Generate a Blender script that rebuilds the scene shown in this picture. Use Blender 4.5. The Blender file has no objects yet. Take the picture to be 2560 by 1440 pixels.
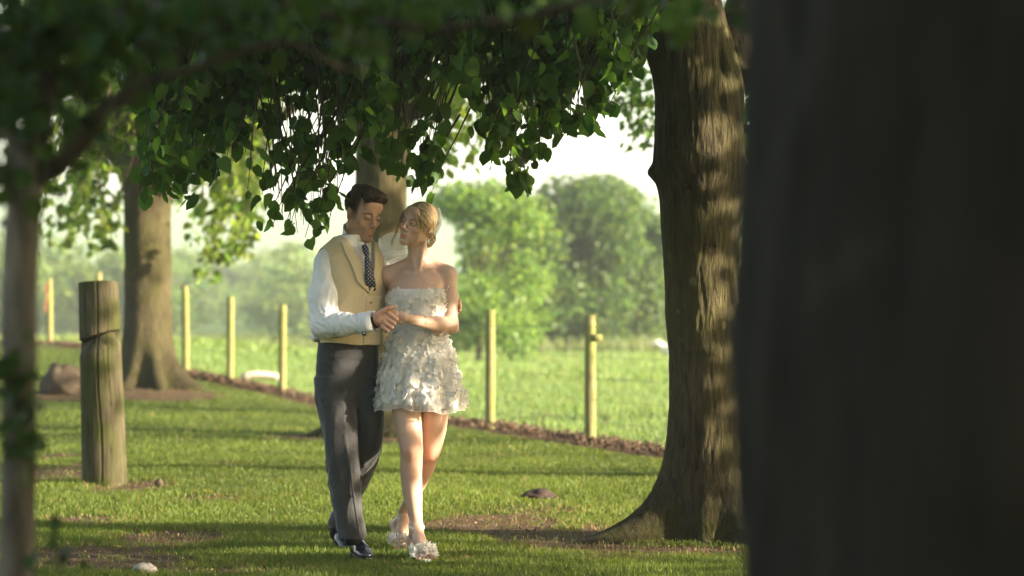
import bpy, math, random
import numpy as np
from mathutils import Vector, Matrix

sc = bpy.context.scene
COL = sc.collection
rad = math.radians
random.seed(7)
RS = np.random.RandomState(7)

# ------------------------------------------------------------------ camera
FPX = 6044.0                      # focal length in photograph pixels (85 mm on a 36 mm sensor, 2560 px wide)
EYE = 1.2
cd = bpy.data.cameras.new('camera')
cam = bpy.data.objects.new('camera', cd)
COL.objects.link(cam)
cam.location = (0, 0, EYE)
cam.rotation_euler = (rad(90), 0, 0)
cd.lens = 85
cd.sensor_width = 36
cd.shift_y = 73 / 2560
cd.clip_start = 0.1
cd.clip_end = 6000
cd.dof.use_dof = True
cd.dof.focus_distance = 12.0
cd.dof.aperture_fstop = 2.3
sc.camera = cam

# ------------------------------------------------------------------ light
HAZE = 0.0008
SUN_EL = 15.0
SUN_AZ = 103.0                    # clockwise from +Y: to the right and a little behind the camera
w = bpy.data.worlds.new('World')
sc.world = w
w.use_nodes = True
wn = w.node_tree
bgn = next(n for n in wn.nodes if n.type == 'BACKGROUND')
sky = wn.nodes.new('ShaderNodeTexSky')
sky.sky_type = 'NISHITA'
sky.sun_disc = False
sky.sun_elevation = rad(SUN_EL)
sky.sun_rotation = rad(SUN_AZ)
sky.air_density = 1.0
sky.dust_density = 2.0
sky.ozone_density = 1.0
wb = wn.nodes.new('ShaderNodeMix'); wb.data_type = 'RGBA'; wb.blend_type = 'MULTIPLY'   # the camera's warm white balance, all over the sky
wb.inputs[0].default_value = 1.0; wb.inputs[7].default_value = (1.09, 1.0, 0.86, 1)
wn.links.new(sky.outputs[0], wb.inputs[6]); wn.links.new(wb.outputs[2], bgn.inputs[0])
bgn.inputs[1].default_value = 0.07
sl = bpy.data.lights.new('sun', 'SUN')
sl.energy = 5.0
sl.angle = rad(0.5)
sl.color = (1.0, 0.85, 0.63)
so = bpy.data.objects.new('sun', sl)
COL.objects.link(so)
SUN = np.array([math.sin(rad(SUN_AZ)) * math.cos(rad(SUN_EL)), math.cos(rad(SUN_AZ)) * math.cos(rad(SUN_EL)), math.sin(rad(SUN_EL))])
so.rotation_euler = Vector(SUN).to_track_quat('Z', 'Y').to_euler()
so.location = (20, -10, 20)
sc.view_settings.view_transform = 'Standard'
sc.view_settings.look = 'None'
sc.view_settings.exposure = 2.6
sc.view_settings.gamma = 1.0
sc.view_settings.use_curve_mapping = False
sc.cycles.use_denoising = True
sc.cycles.max_bounces = 8
sc.cycles.diffuse_bounces = 4
sc.cycles.glossy_bounces = 2
sc.cycles.transmission_bounces = 4
sc.cycles.transparent_max_bounces = 12
sc.cycles.volume_bounces = 1
sc.cycles.caustics_reflective = False
sc.cycles.caustics_refractive = False
sc.cycles.sample_clamp_indirect = 6.0

# ------------------------------------------------------------------ helpers
def W(px, py, d):
    """Point seen at photograph pixel (px, py) at distance d along the view axis."""
    return np.array([(px - 1280) * d / FPX, d, EYE - (py - 793) * d / FPX])

D0 = 12.05
def P2(px, py, dy=0.0):
    return W(px, py, D0 + dy)

def tag(o, label=None, cat=None, group=None, kind=None):
    if label: o['label'] = label
    if cat: o['category'] = cat
    if group: o['group'] = group
    if kind: o['kind'] = kind
    return o

def empty(name, loc=(0, 0, 0)):
    o = bpy.data.objects.new(name, None)
    o.empty_display_size = 0.2
    o.location = tuple(float(v) for v in loc)
    COL.objects.link(o)
    return o

def link(o, parent=None):
    COL.objects.link(o)
    if parent is not None:
        o.parent = parent
        m = Matrix.Identity(4)
        p = parent
        while p is not None:
            m = p.matrix_basis @ m if p.parent is None else (p.matrix_parent_inverse @ p.matrix_basis) @ m
            p = p.parent
        o.matrix_parent_inverse = m.inverted()
    return o

def mesh_np(name, V, faces, mat=None, parent=None, smooth=True, cols=None, fmat=None, mats=None):
    """V (n,3); faces: (m,3) / (m,4) array or a list of such arrays. World coordinates."""
    me = bpy.data.meshes.new(name)
    V = np.ascontiguousarray(V, dtype=np.float32)
    fl = faces if isinstance(faces, list) else [faces]
    fl = [np.asarray(f, dtype=np.int32) for f in fl if len(f)]
    loops = np.concatenate([f.ravel() for f in fl])
    tot = np.concatenate([np.full(len(f), f.shape[1], dtype=np.int32) for f in fl])
    st = np.concatenate([[0], np.cumsum(tot)[:-1]]).astype(np.int32)
    me.vertices.add(len(V)); me.vertices.foreach_set('co', V.ravel())
    me.loops.add(len(loops)); me.loops.foreach_set('vertex_index', loops)
    me.polygons.add(len(tot)); me.polygons.foreach_set('loop_start', st); me.polygons.foreach_set('loop_total', tot)
    if smooth:
        me.polygons.foreach_set('use_smooth', np.ones(len(tot), dtype=bool))
    if fmat is not None:
        me.polygons.foreach_set('material_index', np.asarray(fmat, dtype=np.int32))
    me.update(calc_edges=True)
    if cols is not None:
        a = me.color_attributes.new('Col', 'FLOAT_COLOR', 'POINT')
        c = np.ones((len(V), 4), dtype=np.float32); c[:, :3] = cols
        a.data.foreach_set('color', c.ravel())
    for m in (mats or ([mat] if mat else [])):
        me.materials.append(m)
    o = bpy.data.objects.new(name, me)
    return link(o, parent)

def join(parts):
    """[(V, F)] with equal face sizes per list entry -> one (V, [faces])"""
    off, Vs, q = 0, [], {}
    for V, F in parts:
        for f in (F if isinstance(F, list) else [F]):
            f = np.asarray(f)
            if len(f): q.setdefault(f.shape[1], []).append(f + off)
        Vs.append(np.asarray(V, dtype=np.float64)); off += len(V)
    return np.concatenate(Vs), [np.concatenate(v) for v in q.values()]

def tube(pts, radii, n=6, cap=True, squash=None):
    """One tube along a polyline."""
    pts = np.asarray(pts, dtype=np.float64); m = len(pts)
    radii = np.broadcast_to(np.asarray(radii, dtype=np.float64), (m,))
    T = np.gradient(pts, axis=0); T /= np.linalg.norm(T, axis=1, keepdims=True) + 1e-12
    ref = np.array([0.13, 0.31, 1.0]) if abs(T[0][2]) < 0.9 else np.array([1.0, 0.2, 0.1])
    U = np.cross(T, ref); U /= np.linalg.norm(U, axis=1, keepdims=True) + 1e-12
    N = np.cross(T, U)
    a = np.arange(n) * 2 * np.pi / n
    c = (U[:, None] * np.cos(a)[None, :, None] + N[:, None] * np.sin(a)[None, :, None] * (squash or 1.0)) * radii[:, None, None]
    V = (pts[:, None] + c).reshape(-1, 3)
    i = np.arange(m - 1)[:, None] * n; j = np.arange(n)[None]; k = (j + 1) % n
    F = np.stack([i + j, i + k, i + n + k, i + n + j], -1).reshape(-1, 4)
    out = [F]
    if cap:
        V = np.concatenate([V, pts[:1], pts[-1:]])
        b = m * n
        out.append(np.stack([np.full(n, b), k[0], j[0]], -1))
        e = (m - 1) * n
        out.append(np.stack([np.full(n, b + 1), e + j[0], e + k[0]], -1))
    return V, out

def catmull(pts, n=8):
    p = np.asarray(pts, dtype=np.float64)
    p = np.concatenate([[2 * p[0] - p[1]], p, [2 * p[-1] - p[-2]]])
    out = []
    for i in range(1, len(p) - 2):
        t = np.linspace(0, 1, n, endpoint=False)[:, None]
        a, b, c, d = p[i - 1], p[i], p[i + 1], p[i + 2]
        out.append(0.5 * ((2 * b) + (c - a) * t + (2 * a - 5 * b + 4 * c - d) * t ** 2 + (3 * b - a - 3 * c + d) * t ** 3))
    return np.concatenate(out + [p[-2:-1]])

_perm = np.random.RandomState(3).permutation(256); _perm = np.concatenate([_perm, _perm, _perm])
_grad = np.random.RandomState(4).normal(size=(256, 3)); _grad /= np.linalg.norm(_grad, axis=1, keepdims=True)
def noise(P):
    """Gradient noise, about -0.7..0.7."""
    P = np.asarray(P, dtype=np.float64)
    i = np.floor(P).astype(np.int64); f = P - i; i &= 255
    u = f * f * f * (f * (f * 6 - 15) + 10)
    r = 0
    for dx in (0, 1):
        wx = u[..., 0] if dx else 1 - u[..., 0]
        for dy in (0, 1):
            wy = u[..., 1] if dy else 1 - u[..., 1]
            for dz in (0, 1):
                wz = u[..., 2] if dz else 1 - u[..., 2]
                h = _perm[_perm[_perm[(i[..., 0] + dx) & 255] + ((i[..., 1] + dy) & 255)] + ((i[..., 2] + dz) & 255)]
                g = _grad[h]
                r = r + wx * wy * wz * (g[..., 0] * (f[..., 0] - dx) + g[..., 1] * (f[..., 1] - dy) + g[..., 2] * (f[..., 2] - dz))
    return r
def fbm(P, o=4):
    P = np.asarray(P, dtype=np.float64); r = 0; a = 1.0
    for k in range(o):
        r = r + a * noise(P * 2 ** k + 17.3 * k); a *= 0.5
    return r
def smooth(a, b, x):
    t = np.clip((x - a) / (b - a), 0, 1); return t * t * (3 - 2 * t)

# ------------------------------------------------------------------ signed distance modelling
def smin(a, b, k):
    if k <= 0: return np.minimum(a, b)
    h = np.clip(0.5 + 0.5 * (b - a) / k, 0, 1)
    return b + (a - b) * h - k * h * (1 - h)
def cone(a, b, r1, r2):
    a = np.asarray(a, dtype=np.float64); b = np.asarray(b, dtype=np.float64); ab = b - a; L = float(ab @ ab) + 1e-12
    def f(P):
        t = np.clip(((P - a) @ ab) / L, 0, 1)
        return np.linalg.norm(P - a - t[..., None] * ab, axis=-1) - (r1 + (r2 - r1) * t)
    return f
def ell(c, r, R=None):
    c = np.asarray(c, dtype=np.float64); r = np.asarray(r, dtype=np.float64)
    def f(P):
        q = P - c
        if R is not None: q = q @ R
        k0 = np.linalg.norm(q / r, axis=-1); k1 = np.linalg.norm(q / (r * r), axis=-1) + 1e-9
        return k0 * (k0 - 1) / k1
    return f
def loft(secs, O=(0, 0, 0), yaw=0.0, off=0.0, cap=0.0, nexp=2.0):
    """Stack of ellipses: secs = [(z, cx, cy, a, b)] in world z and in local x / y about O turned by yaw."""
    S = np.array(sorted(secs), dtype=np.float64); O = np.asarray(O, dtype=np.float64); cs, sn = math.cos(yaw), math.sin(yaw)
    zz = np.linspace(S[0, 0], S[-1, 0], 160)
    # smooth the piecewise linear profile a little
    T = np.stack([np.interp(zz, S[:, 0], S[:, i]) for i in range(1, 5)], -1)
    for _ in range(6):
        T[1:-1] = 0.25 * T[:-2] + 0.5 * T[1:-1] + 0.25 * T[2:]
    def f(P):
        x = P[..., 0] - O[0]; y = P[..., 1] - O[1]; z = P[..., 2]
        lx = x * cs + y * sn; ly = -x * sn + y * cs
        a = np.interp(z, zz, T[:, 2]) + off; b = np.interp(z, zz, T[:, 3]) + off
        qx = lx - np.interp(z, zz, T[:, 0]); qy = ly - np.interp(z, zz, T[:, 1])
        k0 = np.sqrt((qx / a) ** 2 + (qy / b) ** 2); k1 = np.sqrt((qx / a ** 2) ** 2 + (qy / b ** 2) ** 2) + 1e-9
        d = k0 * (k0 - 1) / k1
        zc = np.maximum(z - zz[-1], zz[0] - z) - cap
        return np.maximum(d, zc) if cap == 0 else -smin(-d, -zc, 0.02)
    return f
def ev(ops, P):
    D = np.full(P.shape[:-1], 9.0)
    for fn, mode, k in ops:
        d = fn(P)
        if mode == 'u': D = smin(D, d, k)
        elif mode == 's': D = -smin(-D, d, k)
        elif mode == 'i': D = -smin(-D, -d, k)
        elif mode == 'd': D = D - d
    return D
def sdf_mesh(ops, lo, hi, h):
    """Surface nets over a grid that is only evaluated near the surface. Returns V, quads."""
    lo = np.asarray(lo, dtype=np.float64); hi = np.asarray(hi, dtype=np.float64)
    nb = np.ceil((hi - lo) / (8 * h)).astype(int); B = 8 * h; n = nb * 8
    C = lo + (np.stack(np.meshgrid(*[np.arange(k) for k in nb], indexing='ij'), -1).reshape(-1, 3) + 0.5) * B
    dcs = []; D = np.full(len(C), 9.0)
    for fn, mode, k in ops:
        d = fn(C); dcs.append(d)
        if mode == 'u': D = smin(D, d, k)
        elif mode == 's': D = -smin(-D, d, k)
        elif mode == 'i': D = -smin(-D, -d, k)
    keep = np.abs(D) < B * 1.35 + 0.012
    G = np.repeat(np.repeat(np.repeat(np.where(D < 0, -1.0, 1.0).astype(np.float32).reshape(nb), 8, 0), 8, 1), 8, 2)
    bi = np.stack(np.meshgrid(*[np.arange(k) for k in nb], indexing='ij'), -1).reshape(-1, 3)[keep]
    o8 = np.stack(np.meshgrid(*[np.arange(8)] * 3, indexing='ij'), -1).reshape(-1, 3)
    I = bi[:, None] * 8 + o8[None]
    P = lo + I * h
    Dk = np.full(P.shape[:2], 9.0)
    for (fn, mode, k), dc in zip(ops, dcs):
        dk = dc[keep]
        if mode in 'us':
            rel = dk < B * 1.4 + k + 0.01
        elif mode == 'i':
            rel = dk > -(B * 1.4 + k + 0.01)
        else:
            rel = np.ones(len(dk), dtype=bool)
        if not rel.any(): continue
        d = fn(P[rel]); E = Dk[rel]
        if mode == 'u': E = smin(E, d, k)
        elif mode == 's': E = -smin(-E, d, k)
        elif mode == 'i': E = -smin(-E, -d, k)
        else: E = E - d
        Dk[rel] = E
    G[I[..., 0], I[..., 1], I[..., 2]] = Dk
    G[0] = G[-1] = 1; G[:, 0] = G[:, -1] = 1; G[:, :, 0] = G[:, :, -1] = 1
    S = G < 0
    cnt = np.zeros(tuple(n - 1), dtype=np.int8)
    for a in (0, 1):
        for b in (0, 1):
            for c in (0, 1):
                cnt += S[a:n[0] - 1 + a, b:n[1] - 1 + b, c:n[2] - 1 + c]
    act = np.argwhere((cnt > 0) & (cnt < 8))
    idx = np.full(tuple(n - 1), -1, dtype=np.int32); idx[act[:, 0], act[:, 1], act[:, 2]] = np.arange(len(act))
    acc = np.zeros((len(act), 3)); num = np.zeros(len(act))
    cor = [np.array(c) for c in np.ndindex(2, 2, 2)]
    val = {tuple(c): G[act[:, 0] + c[0], act[:, 1] + c[1], act[:, 2] + c[2]].astype(np.float64) for c in cor}
    for c in cor:
        for ax in range(3):
            if c[ax] == 0:
                e = c.copy(); e[ax] = 1
                a, b = val[tuple(c)], val[tuple(e)]
                m = (a < 0) != (b < 0)
                t = np.where(m, a / np.where(m, a - b, 1), 0)
                p = np.repeat(c[None].astype(np.float64), len(act), 0); p[:, ax] = t
                acc[m] += p[m]; num[m] += 1
    V = lo + (act + acc / num[:, None]) * h
    Q = []
    for ax in range(3):
        u, v = [(1, 2), (2, 0), (0, 1)][ax]
        sa = [slice(1, -1)] * 3; sb = [slice(1, -1)] * 3
        sa[ax] = slice(0, -1); sb[ax] = slice(1, None)
        A, Bm = S[tuple(sa)], S[tuple(sb)]
        for flip, M in ((0, A & ~Bm), (1, ~A & Bm)):
            e = np.argwhere(M)
            if not len(e): continue
            off = np.ones(3, dtype=int); off[ax] = 0
            e = e + off
            du = np.zeros(3, dtype=int); du[u] = 1
            dv = np.zeros(3, dtype=int); dv[v] = 1
            q = [e, e - du, e - du - dv, e - dv]
            q = np.stack([idx[x[:, 0], x[:, 1], x[:, 2]] for x in q], -1)
            Q.append(q[:, ::-1] if flip else q)
    Q = np.concatenate(Q)
    Q = Q[(Q >= 0).all(1)]
    return V, Q
def relax(V, Q, it=1, lam=0.5):
    e = np.concatenate([Q[:, [0, 1]], Q[:, [1, 2]], Q[:, [2, 3]], Q[:, [3, 0]]])
    for _ in range(it):
        s = np.zeros_like(V); c = np.zeros(len(V))
        for k in range(3):
            s[:, k] = np.bincount(e[:, 0], V[e[:, 1], k], len(V)) + np.bincount(e[:, 1], V[e[:, 0], k], len(V))
        c = np.bincount(e[:, 0], minlength=len(V)) + np.bincount(e[:, 1], minlength=len(V))
        V = V + lam * (s / np.maximum(c, 1)[:, None] - V)
    return V
def sdf_obj(name, ops, lo, hi, h, mat, parent=None, it=1, colf=None, lam=0.5):
    V, Q = sdf_mesh(ops, lo, hi, h)
    if it: V = relax(V, Q, it, lam)
    return mesh_np(name, V, Q, mat, parent, cols=None if colf is None else colf(V))

# ------------------------------------------------------------------ materials
def nodes(name):
    m = bpy.data.materials.new(name); m.use_nodes = True
    nt = m.node_tree
    for n in list(nt.nodes): nt.nodes.remove(n)
    out = nt.nodes.new('ShaderNodeOutputMaterial')
    return m, nt, out
def mk(nt, t, **kw):
    n = nt.nodes.new('ShaderNode' + t)
    for k, v in kw.items():
        if k in n.inputs.keys() if isinstance(k, str) else False: n.inputs[k].default_value = v
        else: setattr(n, k, v)
    return n
def coords(nt, scale=(1, 1, 1), kind='Object'):
    tc = nt.nodes.new('ShaderNodeTexCoord'); mp = nt.nodes.new('ShaderNodeMapping')
    mp.inputs['Scale'].default_value = scale
    nt.links.new(tc.outputs[kind], mp.inputs[0])
    return mp.outputs[0]
def nz(nt, vec, scale, detail=5, rough=0.6, dist=0.0):
    n = nt.nodes.new('ShaderNodeTexNoise')
    n.inputs['Scale'].default_value = scale; n.inputs['Detail'].default_value = detail
    n.inputs['Roughness'].default_value = rough; n.inputs['Distortion'].default_value = dist
    nt.links.new(vec, n.inputs['Vector'])
    return n.outputs['Fac']
def ramp(nt, fac, stops):
    r = nt.nodes.new('ShaderNodeValToRGB')
    while len(r.color_ramp.elements) < len(stops): r.color_ramp.elements.new(0.5)
    for e, (p, c) in zip(r.color_ramp.elements, stops):
        e.position = p; e.color = (*c, 1) if len(c) == 3 else c
    nt.links.new(fac, r.inputs[0])
    return r.outputs[0]
def mixc(nt, fac, a, b, mode='MIX'):
    n = nt.nodes.new('ShaderNodeMix'); n.data_type = 'RGBA'; n.blend_type = mode
    for s, v in ((n.inputs[0], fac), (n.inputs[6], a), (n.inputs[7], b)):
        if isinstance(v, (int, float)): s.default_value = v
        elif isinstance(v, tuple): s.default_value = (*v, 1)
        else: nt.links.new(v, s)
    return n.outputs[2]
def bumpn(nt, h, strength, dist=0.01, prev=None):
    b = nt.nodes.new('ShaderNodeBump'); b.inputs['Strength'].default_value = strength; b.inputs['Distance'].default_value = dist
    nt.links.new(h, b.inputs['Height'])
    if prev is not None: nt.links.new(prev, b.inputs['Normal'])
    return b.outputs[0]
def math_(nt, op, a, b=0.0):
    n = nt.nodes.new('ShaderNodeMath'); n.operation = op
    for s, v in ((n.inputs[0], a), (n.inputs[1], b)):
        if isinstance(v, (int, float)): s.default_value = v
        else: nt.links.new(v, s)
    return n.outputs[0]
def pbsdf(nt, col, rough=0.6, spec=0.3, nrm=None, metal=0.0, sss=0.0, sss_r=(1, .3, .15), sss_s=0.01, sheen=0.0):
    p = nt.nodes.new('ShaderNodeBsdfPrincipled')
    if isinstance(col, tuple): p.inputs['Base Color'].default_value = (*col, 1)
    else: nt.links.new(col, p.inputs['Base Color'])
    if isinstance(rough, (int, float)): p.inputs['Roughness'].default_value = rough
    else: nt.links.new(rough, p.inputs['Roughness'])
    p.inputs['Specular IOR Level'].default_value = spec; p.inputs['Metallic'].default_value = metal
    if sss:
        p.inputs['Subsurface Weight'].default_value = sss; p.inputs['Subsurface Radius'].default_value = sss_r; p.inputs['Subsurface Scale'].default_value = sss_s
    if sheen:
        p.inputs['Sheen Weight'].default_value = sheen; p.inputs['Sheen Roughness'].default_value = 0.5
    if nrm is not None: nt.links.new(nrm, p.inputs['Normal'])
    return p.outputs[0]
def vcol(nt):
    a = nt.nodes.new('ShaderNodeAttribute'); a.attribute_name = 'Col'
    return a.outputs['Color']
def fin(m, nt, out, sh):
    nt.links.new(sh, out.inputs['Surface']); return m
def addtrans(nt, sh, col, amt, nrm=None):
    t = nt.nodes.new('ShaderNodeBsdfTranslucent')
    if isinstance(col, tuple): t.inputs[0].default_value = (*col, 1)
    else: nt.links.new(col, t.inputs[0])
    if nrm is not None: nt.links.new(nrm, t.inputs['Normal'])
    x = nt.nodes.new('ShaderNodeMixShader'); x.inputs[0].default_value = amt
    nt.links.new(sh, x.inputs[1]); nt.links.new(t.outputs[0], x.inputs[2])
    return x.outputs[0]

def m_plain(name, col, rough=0.6, spec=0.3, var=0.12, scale=20, metal=0.0, bump=0.0, bscale=200, transl=0.0, stretch=(1, 1, 1), sheen=0.0):
    m, nt, out = nodes(name)
    v = coords(nt, stretch)
    f = nz(nt, v, scale)
    lo = tuple(c * (1 - var) for c in col); hi = tuple(min(1, c * (1 + var)) for c in col)
    c = ramp(nt, f, [(0.3, lo), (0.7, hi)])
    nr = bumpn(nt, nz(nt, v, bscale, 3), bump, 0.004) if bump else None
    sh = pbsdf(nt, c, rough, spec, nr, metal, sheen=sheen)
    if transl: sh = addtrans(nt, sh, c, transl)
    return fin(m, nt, out, sh)
def m_leaf(name, base, transl=0.45, tcol=None, rough=0.45, spec=0.35, vein=True):
    """Leaf tone = base x the per-leaf tint stored on the mesh x a per-object tint."""
    m, nt, out = nodes(name)
    oi = nt.nodes.new('ShaderNodeObjectInfo')
    c = mixc(nt, 1.0, vcol(nt), base, 'MULTIPLY')
    rv = ramp(nt, oi.outputs['Random'], [(0.0, (0.72, 0.75, 0.7)), (1.0, (1.2, 1.15, 1.1))])
    c = mixc(nt, 1.0, c, rv, 'MULTIPLY')
    t = tcol or (base[0] * 2.2, base[1] * 1.9, base[2] * 0.9)
    ct = mixc(nt, 1.0, vcol(nt), t, 'MULTIPLY')
    sh = addtrans(nt, pbsdf(nt, c, rough, spec), ct, transl)
    return fin(m, nt, out, sh)
def m_bark(name, c1, c2, moss=None, fine=60, bump=0.6, stretch=(1, 1, 0.16), rough=0.9):
    m, nt, out = nodes(name)
    v = coords(nt, stretch); v2 = coords(nt)
    f = nz(nt, v, fine, 6, 0.65, 0.4)
    big = nz(nt, v2, 3.0, 4, 0.6)
    c = ramp(nt, f, [(0.32, c1), (0.62, c2)])
    c = mixc(nt, ramp(nt, big, [(0.35, (0, 0, 0)), (0.7, (1, 1, 1))]), c, tuple(x * 0.62 for x in c1) if moss is None else moss, 'MIX') if moss else c
    c = mixc(nt, 0.85, c, vcol(nt), 'MULTIPLY')
    n1 = bumpn(nt, f, bump, 0.045)
    n2 = bumpn(nt, nz(nt, v2, fine * 3.5, 4), bump * 0.5, 0.006, n1)
    return fin(m, nt, out, pbsdf(nt, c, rough, 0.15, n2))

# ------------------------------------------------------------------ ground
def gz(x, y):
    """Height of the lawn: flat, rising to the far left; the field beyond dips into a valley and climbs to wooded hills."""
    x = np.asarray(x, dtype=np.float64); y = np.asarray(y, dtype=np.float64)
    z = 0.70 * smooth(24, 44, y) * smooth(0.5, 6.5, -x)
    z = z * (1 - smooth(44, 75, y))
    z = z + 0.012 * np.sin(x * 1.7 + y * 0.6) * smooth(8, 10, y)
    hill = smooth(130, 420, y + 0.9 * x) * (3.6 + 1.5 * np.sin(x * 0.021 + 0.4) + 1.0 * np.sin(x * 0.05 + 2) + .7 * np.sin(y * .03))
    hill = hill * smooth(30, -60, x) + smooth(300, 900, y) * 5
    far = smooth(520, 980, y) * (40 + 4 * np.sin(x * 0.008 + 1.2) + 2.5 * np.sin(x * 0.021)) * (1 - 0.0 * x)
    return z + hill + far
def ground_at(px, py):
    """Distance at which the sight line through a photograph pixel meets the ground."""
    d = np.linspace(6, 120, 4000)
    P = W(px, py, d); X, Z = P[0], P[2]
    g = gz(X, d)
    k = np.argmax(Z <= g)
    return d[k], X[k], g[k]

# bare earth: ellipses (photo pixel centre, half sizes) laid down as world ellipses
SOIL = []
for px, py, rx, ry, s in [(230, 1395, 280, 40, 1.1), (420, 1345, 170, 24, 1), (560, 1425, 260, 14, .7), (170, 1180, 160, 26, .9), (150, 1140, 70, 10, .9), (330, 1215, 120, 16, .9),
                          (520, 1245, 120, 9, .7), (560, 1165, 90, 8, .5), (1240, 1308, 210, 30, 1.2), (1400, 1335, 220, 34, 1.2), (1620, 1372, 330, 16, .95), (1540, 1395, 120, 8, .7), (1345, 1246, 60, 10, .9),
                          (1350, 1275, 180, 14, .75), (840, 1092, 190, 12, .9), (960, 1100, 120, 10, .8), (390, 985, 190, 22, 1), (150, 992, 120, 14, .9), (690, 1200, 60, 6, .4), (1250, 1142, 160, 5, .5), (240, 1300, 160, 14, .8), (380, 1410, 420, 18, .5)]:
    d, x, _ = ground_at(px, py)
    d0 = ground_at(px, py - ry)[0]; d1 = ground_at(px, py + ry)[0]
    SOIL.append((x, d, rx * d / FPX, max(abs(d0 - d1) / 2, 0.08), s))
FENCE = [W(1990, 1215, 18.6), W(1735, 1160, 20.4), W(1475, 1113, 22.7), W(1225, 1070, 26.2), W(935, 1020, 29.8), W(705, 988, 33.4), W(575, 960, 34.7), W(465, 928, 35.5), W(368, 905, 37.8), W(245, 885, 41.0), W(125, 868, 44.0), W(-60, 850, 48.0)]
FENCE = [np.array([p[0], p[1], gz(p[0], p[1])]) for p in FENCE]
def fence_dist(x, y):
    r = np.full(np.shape(x), 1e3)
    for a, b in zip(FENCE[:-1], FENCE[1:]):
        ab = (b - a)[:2]; t = np.clip(((x - a[0]) * ab[0] + (y - a[1]) * ab[1]) / (ab @ ab), 0, 1)
        r = np.minimum(r, np.hypot(x - a[0] - t * ab[0], y - a[1] - t * ab[1]))
    return r
def beyond(x, y):
    """1 on the field side of the fence."""
    fx = np.array([p[0] for p in FENCE][::-1]); fy = np.array([p[1] for p in FENCE][::-1])
    return y > np.interp(x, fx, fy, left=fy[0], right=fy[-1])
def soil(x, y):
    m = np.zeros(np.shape(x))
    for cx, cy, rx, ry, s in SOIL:
        q = np.sqrt(((x - cx) / rx) ** 2 + ((y - cy) / ry) ** 2)
        m = np.maximum(m, s * (1 - smooth(0.45, 1.25, q)))
    P = np.stack([x * 2.1, y * 1.1, np.zeros_like(x)], -1)
    n = fbm(P, 3); n6 = fbm(np.stack([x * 7, y * 2.6, np.zeros_like(x) + 3], -1), 3)
    m = np.clip(m * (0.95 + 0.7 * n + 0.9 * n6) + 0.28 * smooth(0.28, 0.5, n) * smooth(26, 14, y), 0, 1)
    fd = fence_dist(x, y) + 0.12 * fbm(P * 1.3 + 5, 2)
    m = np.maximum(m, (1 - smooth(0.2, 0.42, np.abs(fd - 0.06))) * (y > 17))
    return m

gx = np.concatenate([[-1400, -700, -400, -250, -170, -120, -90, -65, -48, -36, -27, -20, -15, -12, -10, -8.5], np.arange(-7.5, 4.6, 0.085), [5.5, 7, 9, 12, 16, 22, 30, 42, 60, 85, 120, 170, 240, 350, 600, 1300]])
gy = np.concatenate([[-40, -20, -8, 0, 4, 7], np.arange(8.5, 30, 0.1), np.arange(30, 52, 0.3), np.linspace(53, 100, 30), np.linspace(105, 520, 60), np.linspace(540, 1100, 24), [1300]])
GX, GY = np.meshgrid(gx, gy, indexing='ij')
SO = soil(GX, GY)
rough = 0.02 * fbm(np.stack([GX * 5, GY * 5, GX * 0], -1), 3) * SO - 0.012 * SO
V = np.stack([GX, GY, gz(GX, GY) + rough * smooth(52, 40, GY)], -1).reshape(-1, 3)
nx, ny = len(gx), len(gy)
i = np.arange(nx - 1)[:, None] * ny + np.arange(ny - 1)[None]
Q = np.stack([i, i + ny, i + ny + 1, i + 1], -1).reshape(-1, 4)
fld = beyond(GX, GY).astype(float)
cols = np.stack([SO, fld, np.zeros_like(SO)], -1).reshape(-1, 3)
m, nt, out = nodes('lawn_and_earth')
v = coords(nt)
sep = nt.nodes.new('ShaderNodeSeparateColor'); nt.links.new(vcol(nt), sep.inputs[0])
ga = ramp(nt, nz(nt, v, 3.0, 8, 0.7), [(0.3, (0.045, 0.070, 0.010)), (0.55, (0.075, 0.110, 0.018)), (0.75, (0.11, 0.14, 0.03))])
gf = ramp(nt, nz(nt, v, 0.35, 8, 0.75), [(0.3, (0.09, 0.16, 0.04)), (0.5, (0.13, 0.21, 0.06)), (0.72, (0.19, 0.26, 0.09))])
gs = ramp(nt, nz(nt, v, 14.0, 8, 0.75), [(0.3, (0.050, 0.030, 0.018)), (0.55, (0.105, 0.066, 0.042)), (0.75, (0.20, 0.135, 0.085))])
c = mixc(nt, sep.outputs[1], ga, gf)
sm = math_(nt, 'ADD', sep.outputs[0], math_(nt, 'MULTIPLY', math_(nt, 'SUBTRACT', nz(nt, v, 22, 5, .7), 0.5), 0.7))
c = mixc(nt, ramp(nt, sm, [(0.35, (0, 0, 0)), (0.55, (1, 1, 1))]), c, gs)
nb = bumpn(nt, nz(nt, v, 40, 6, .7), 0.9, 0.02)
nb = bumpn(nt, nz(nt, v, 5, 4, .6), 0.5, 0.08, nb)
fin(m, nt, out, pbsdf(nt, c, 0.95, 0.1, nb))
tag(mesh_np('ground', V, Q, m, cols=cols), kind='structure')

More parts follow.
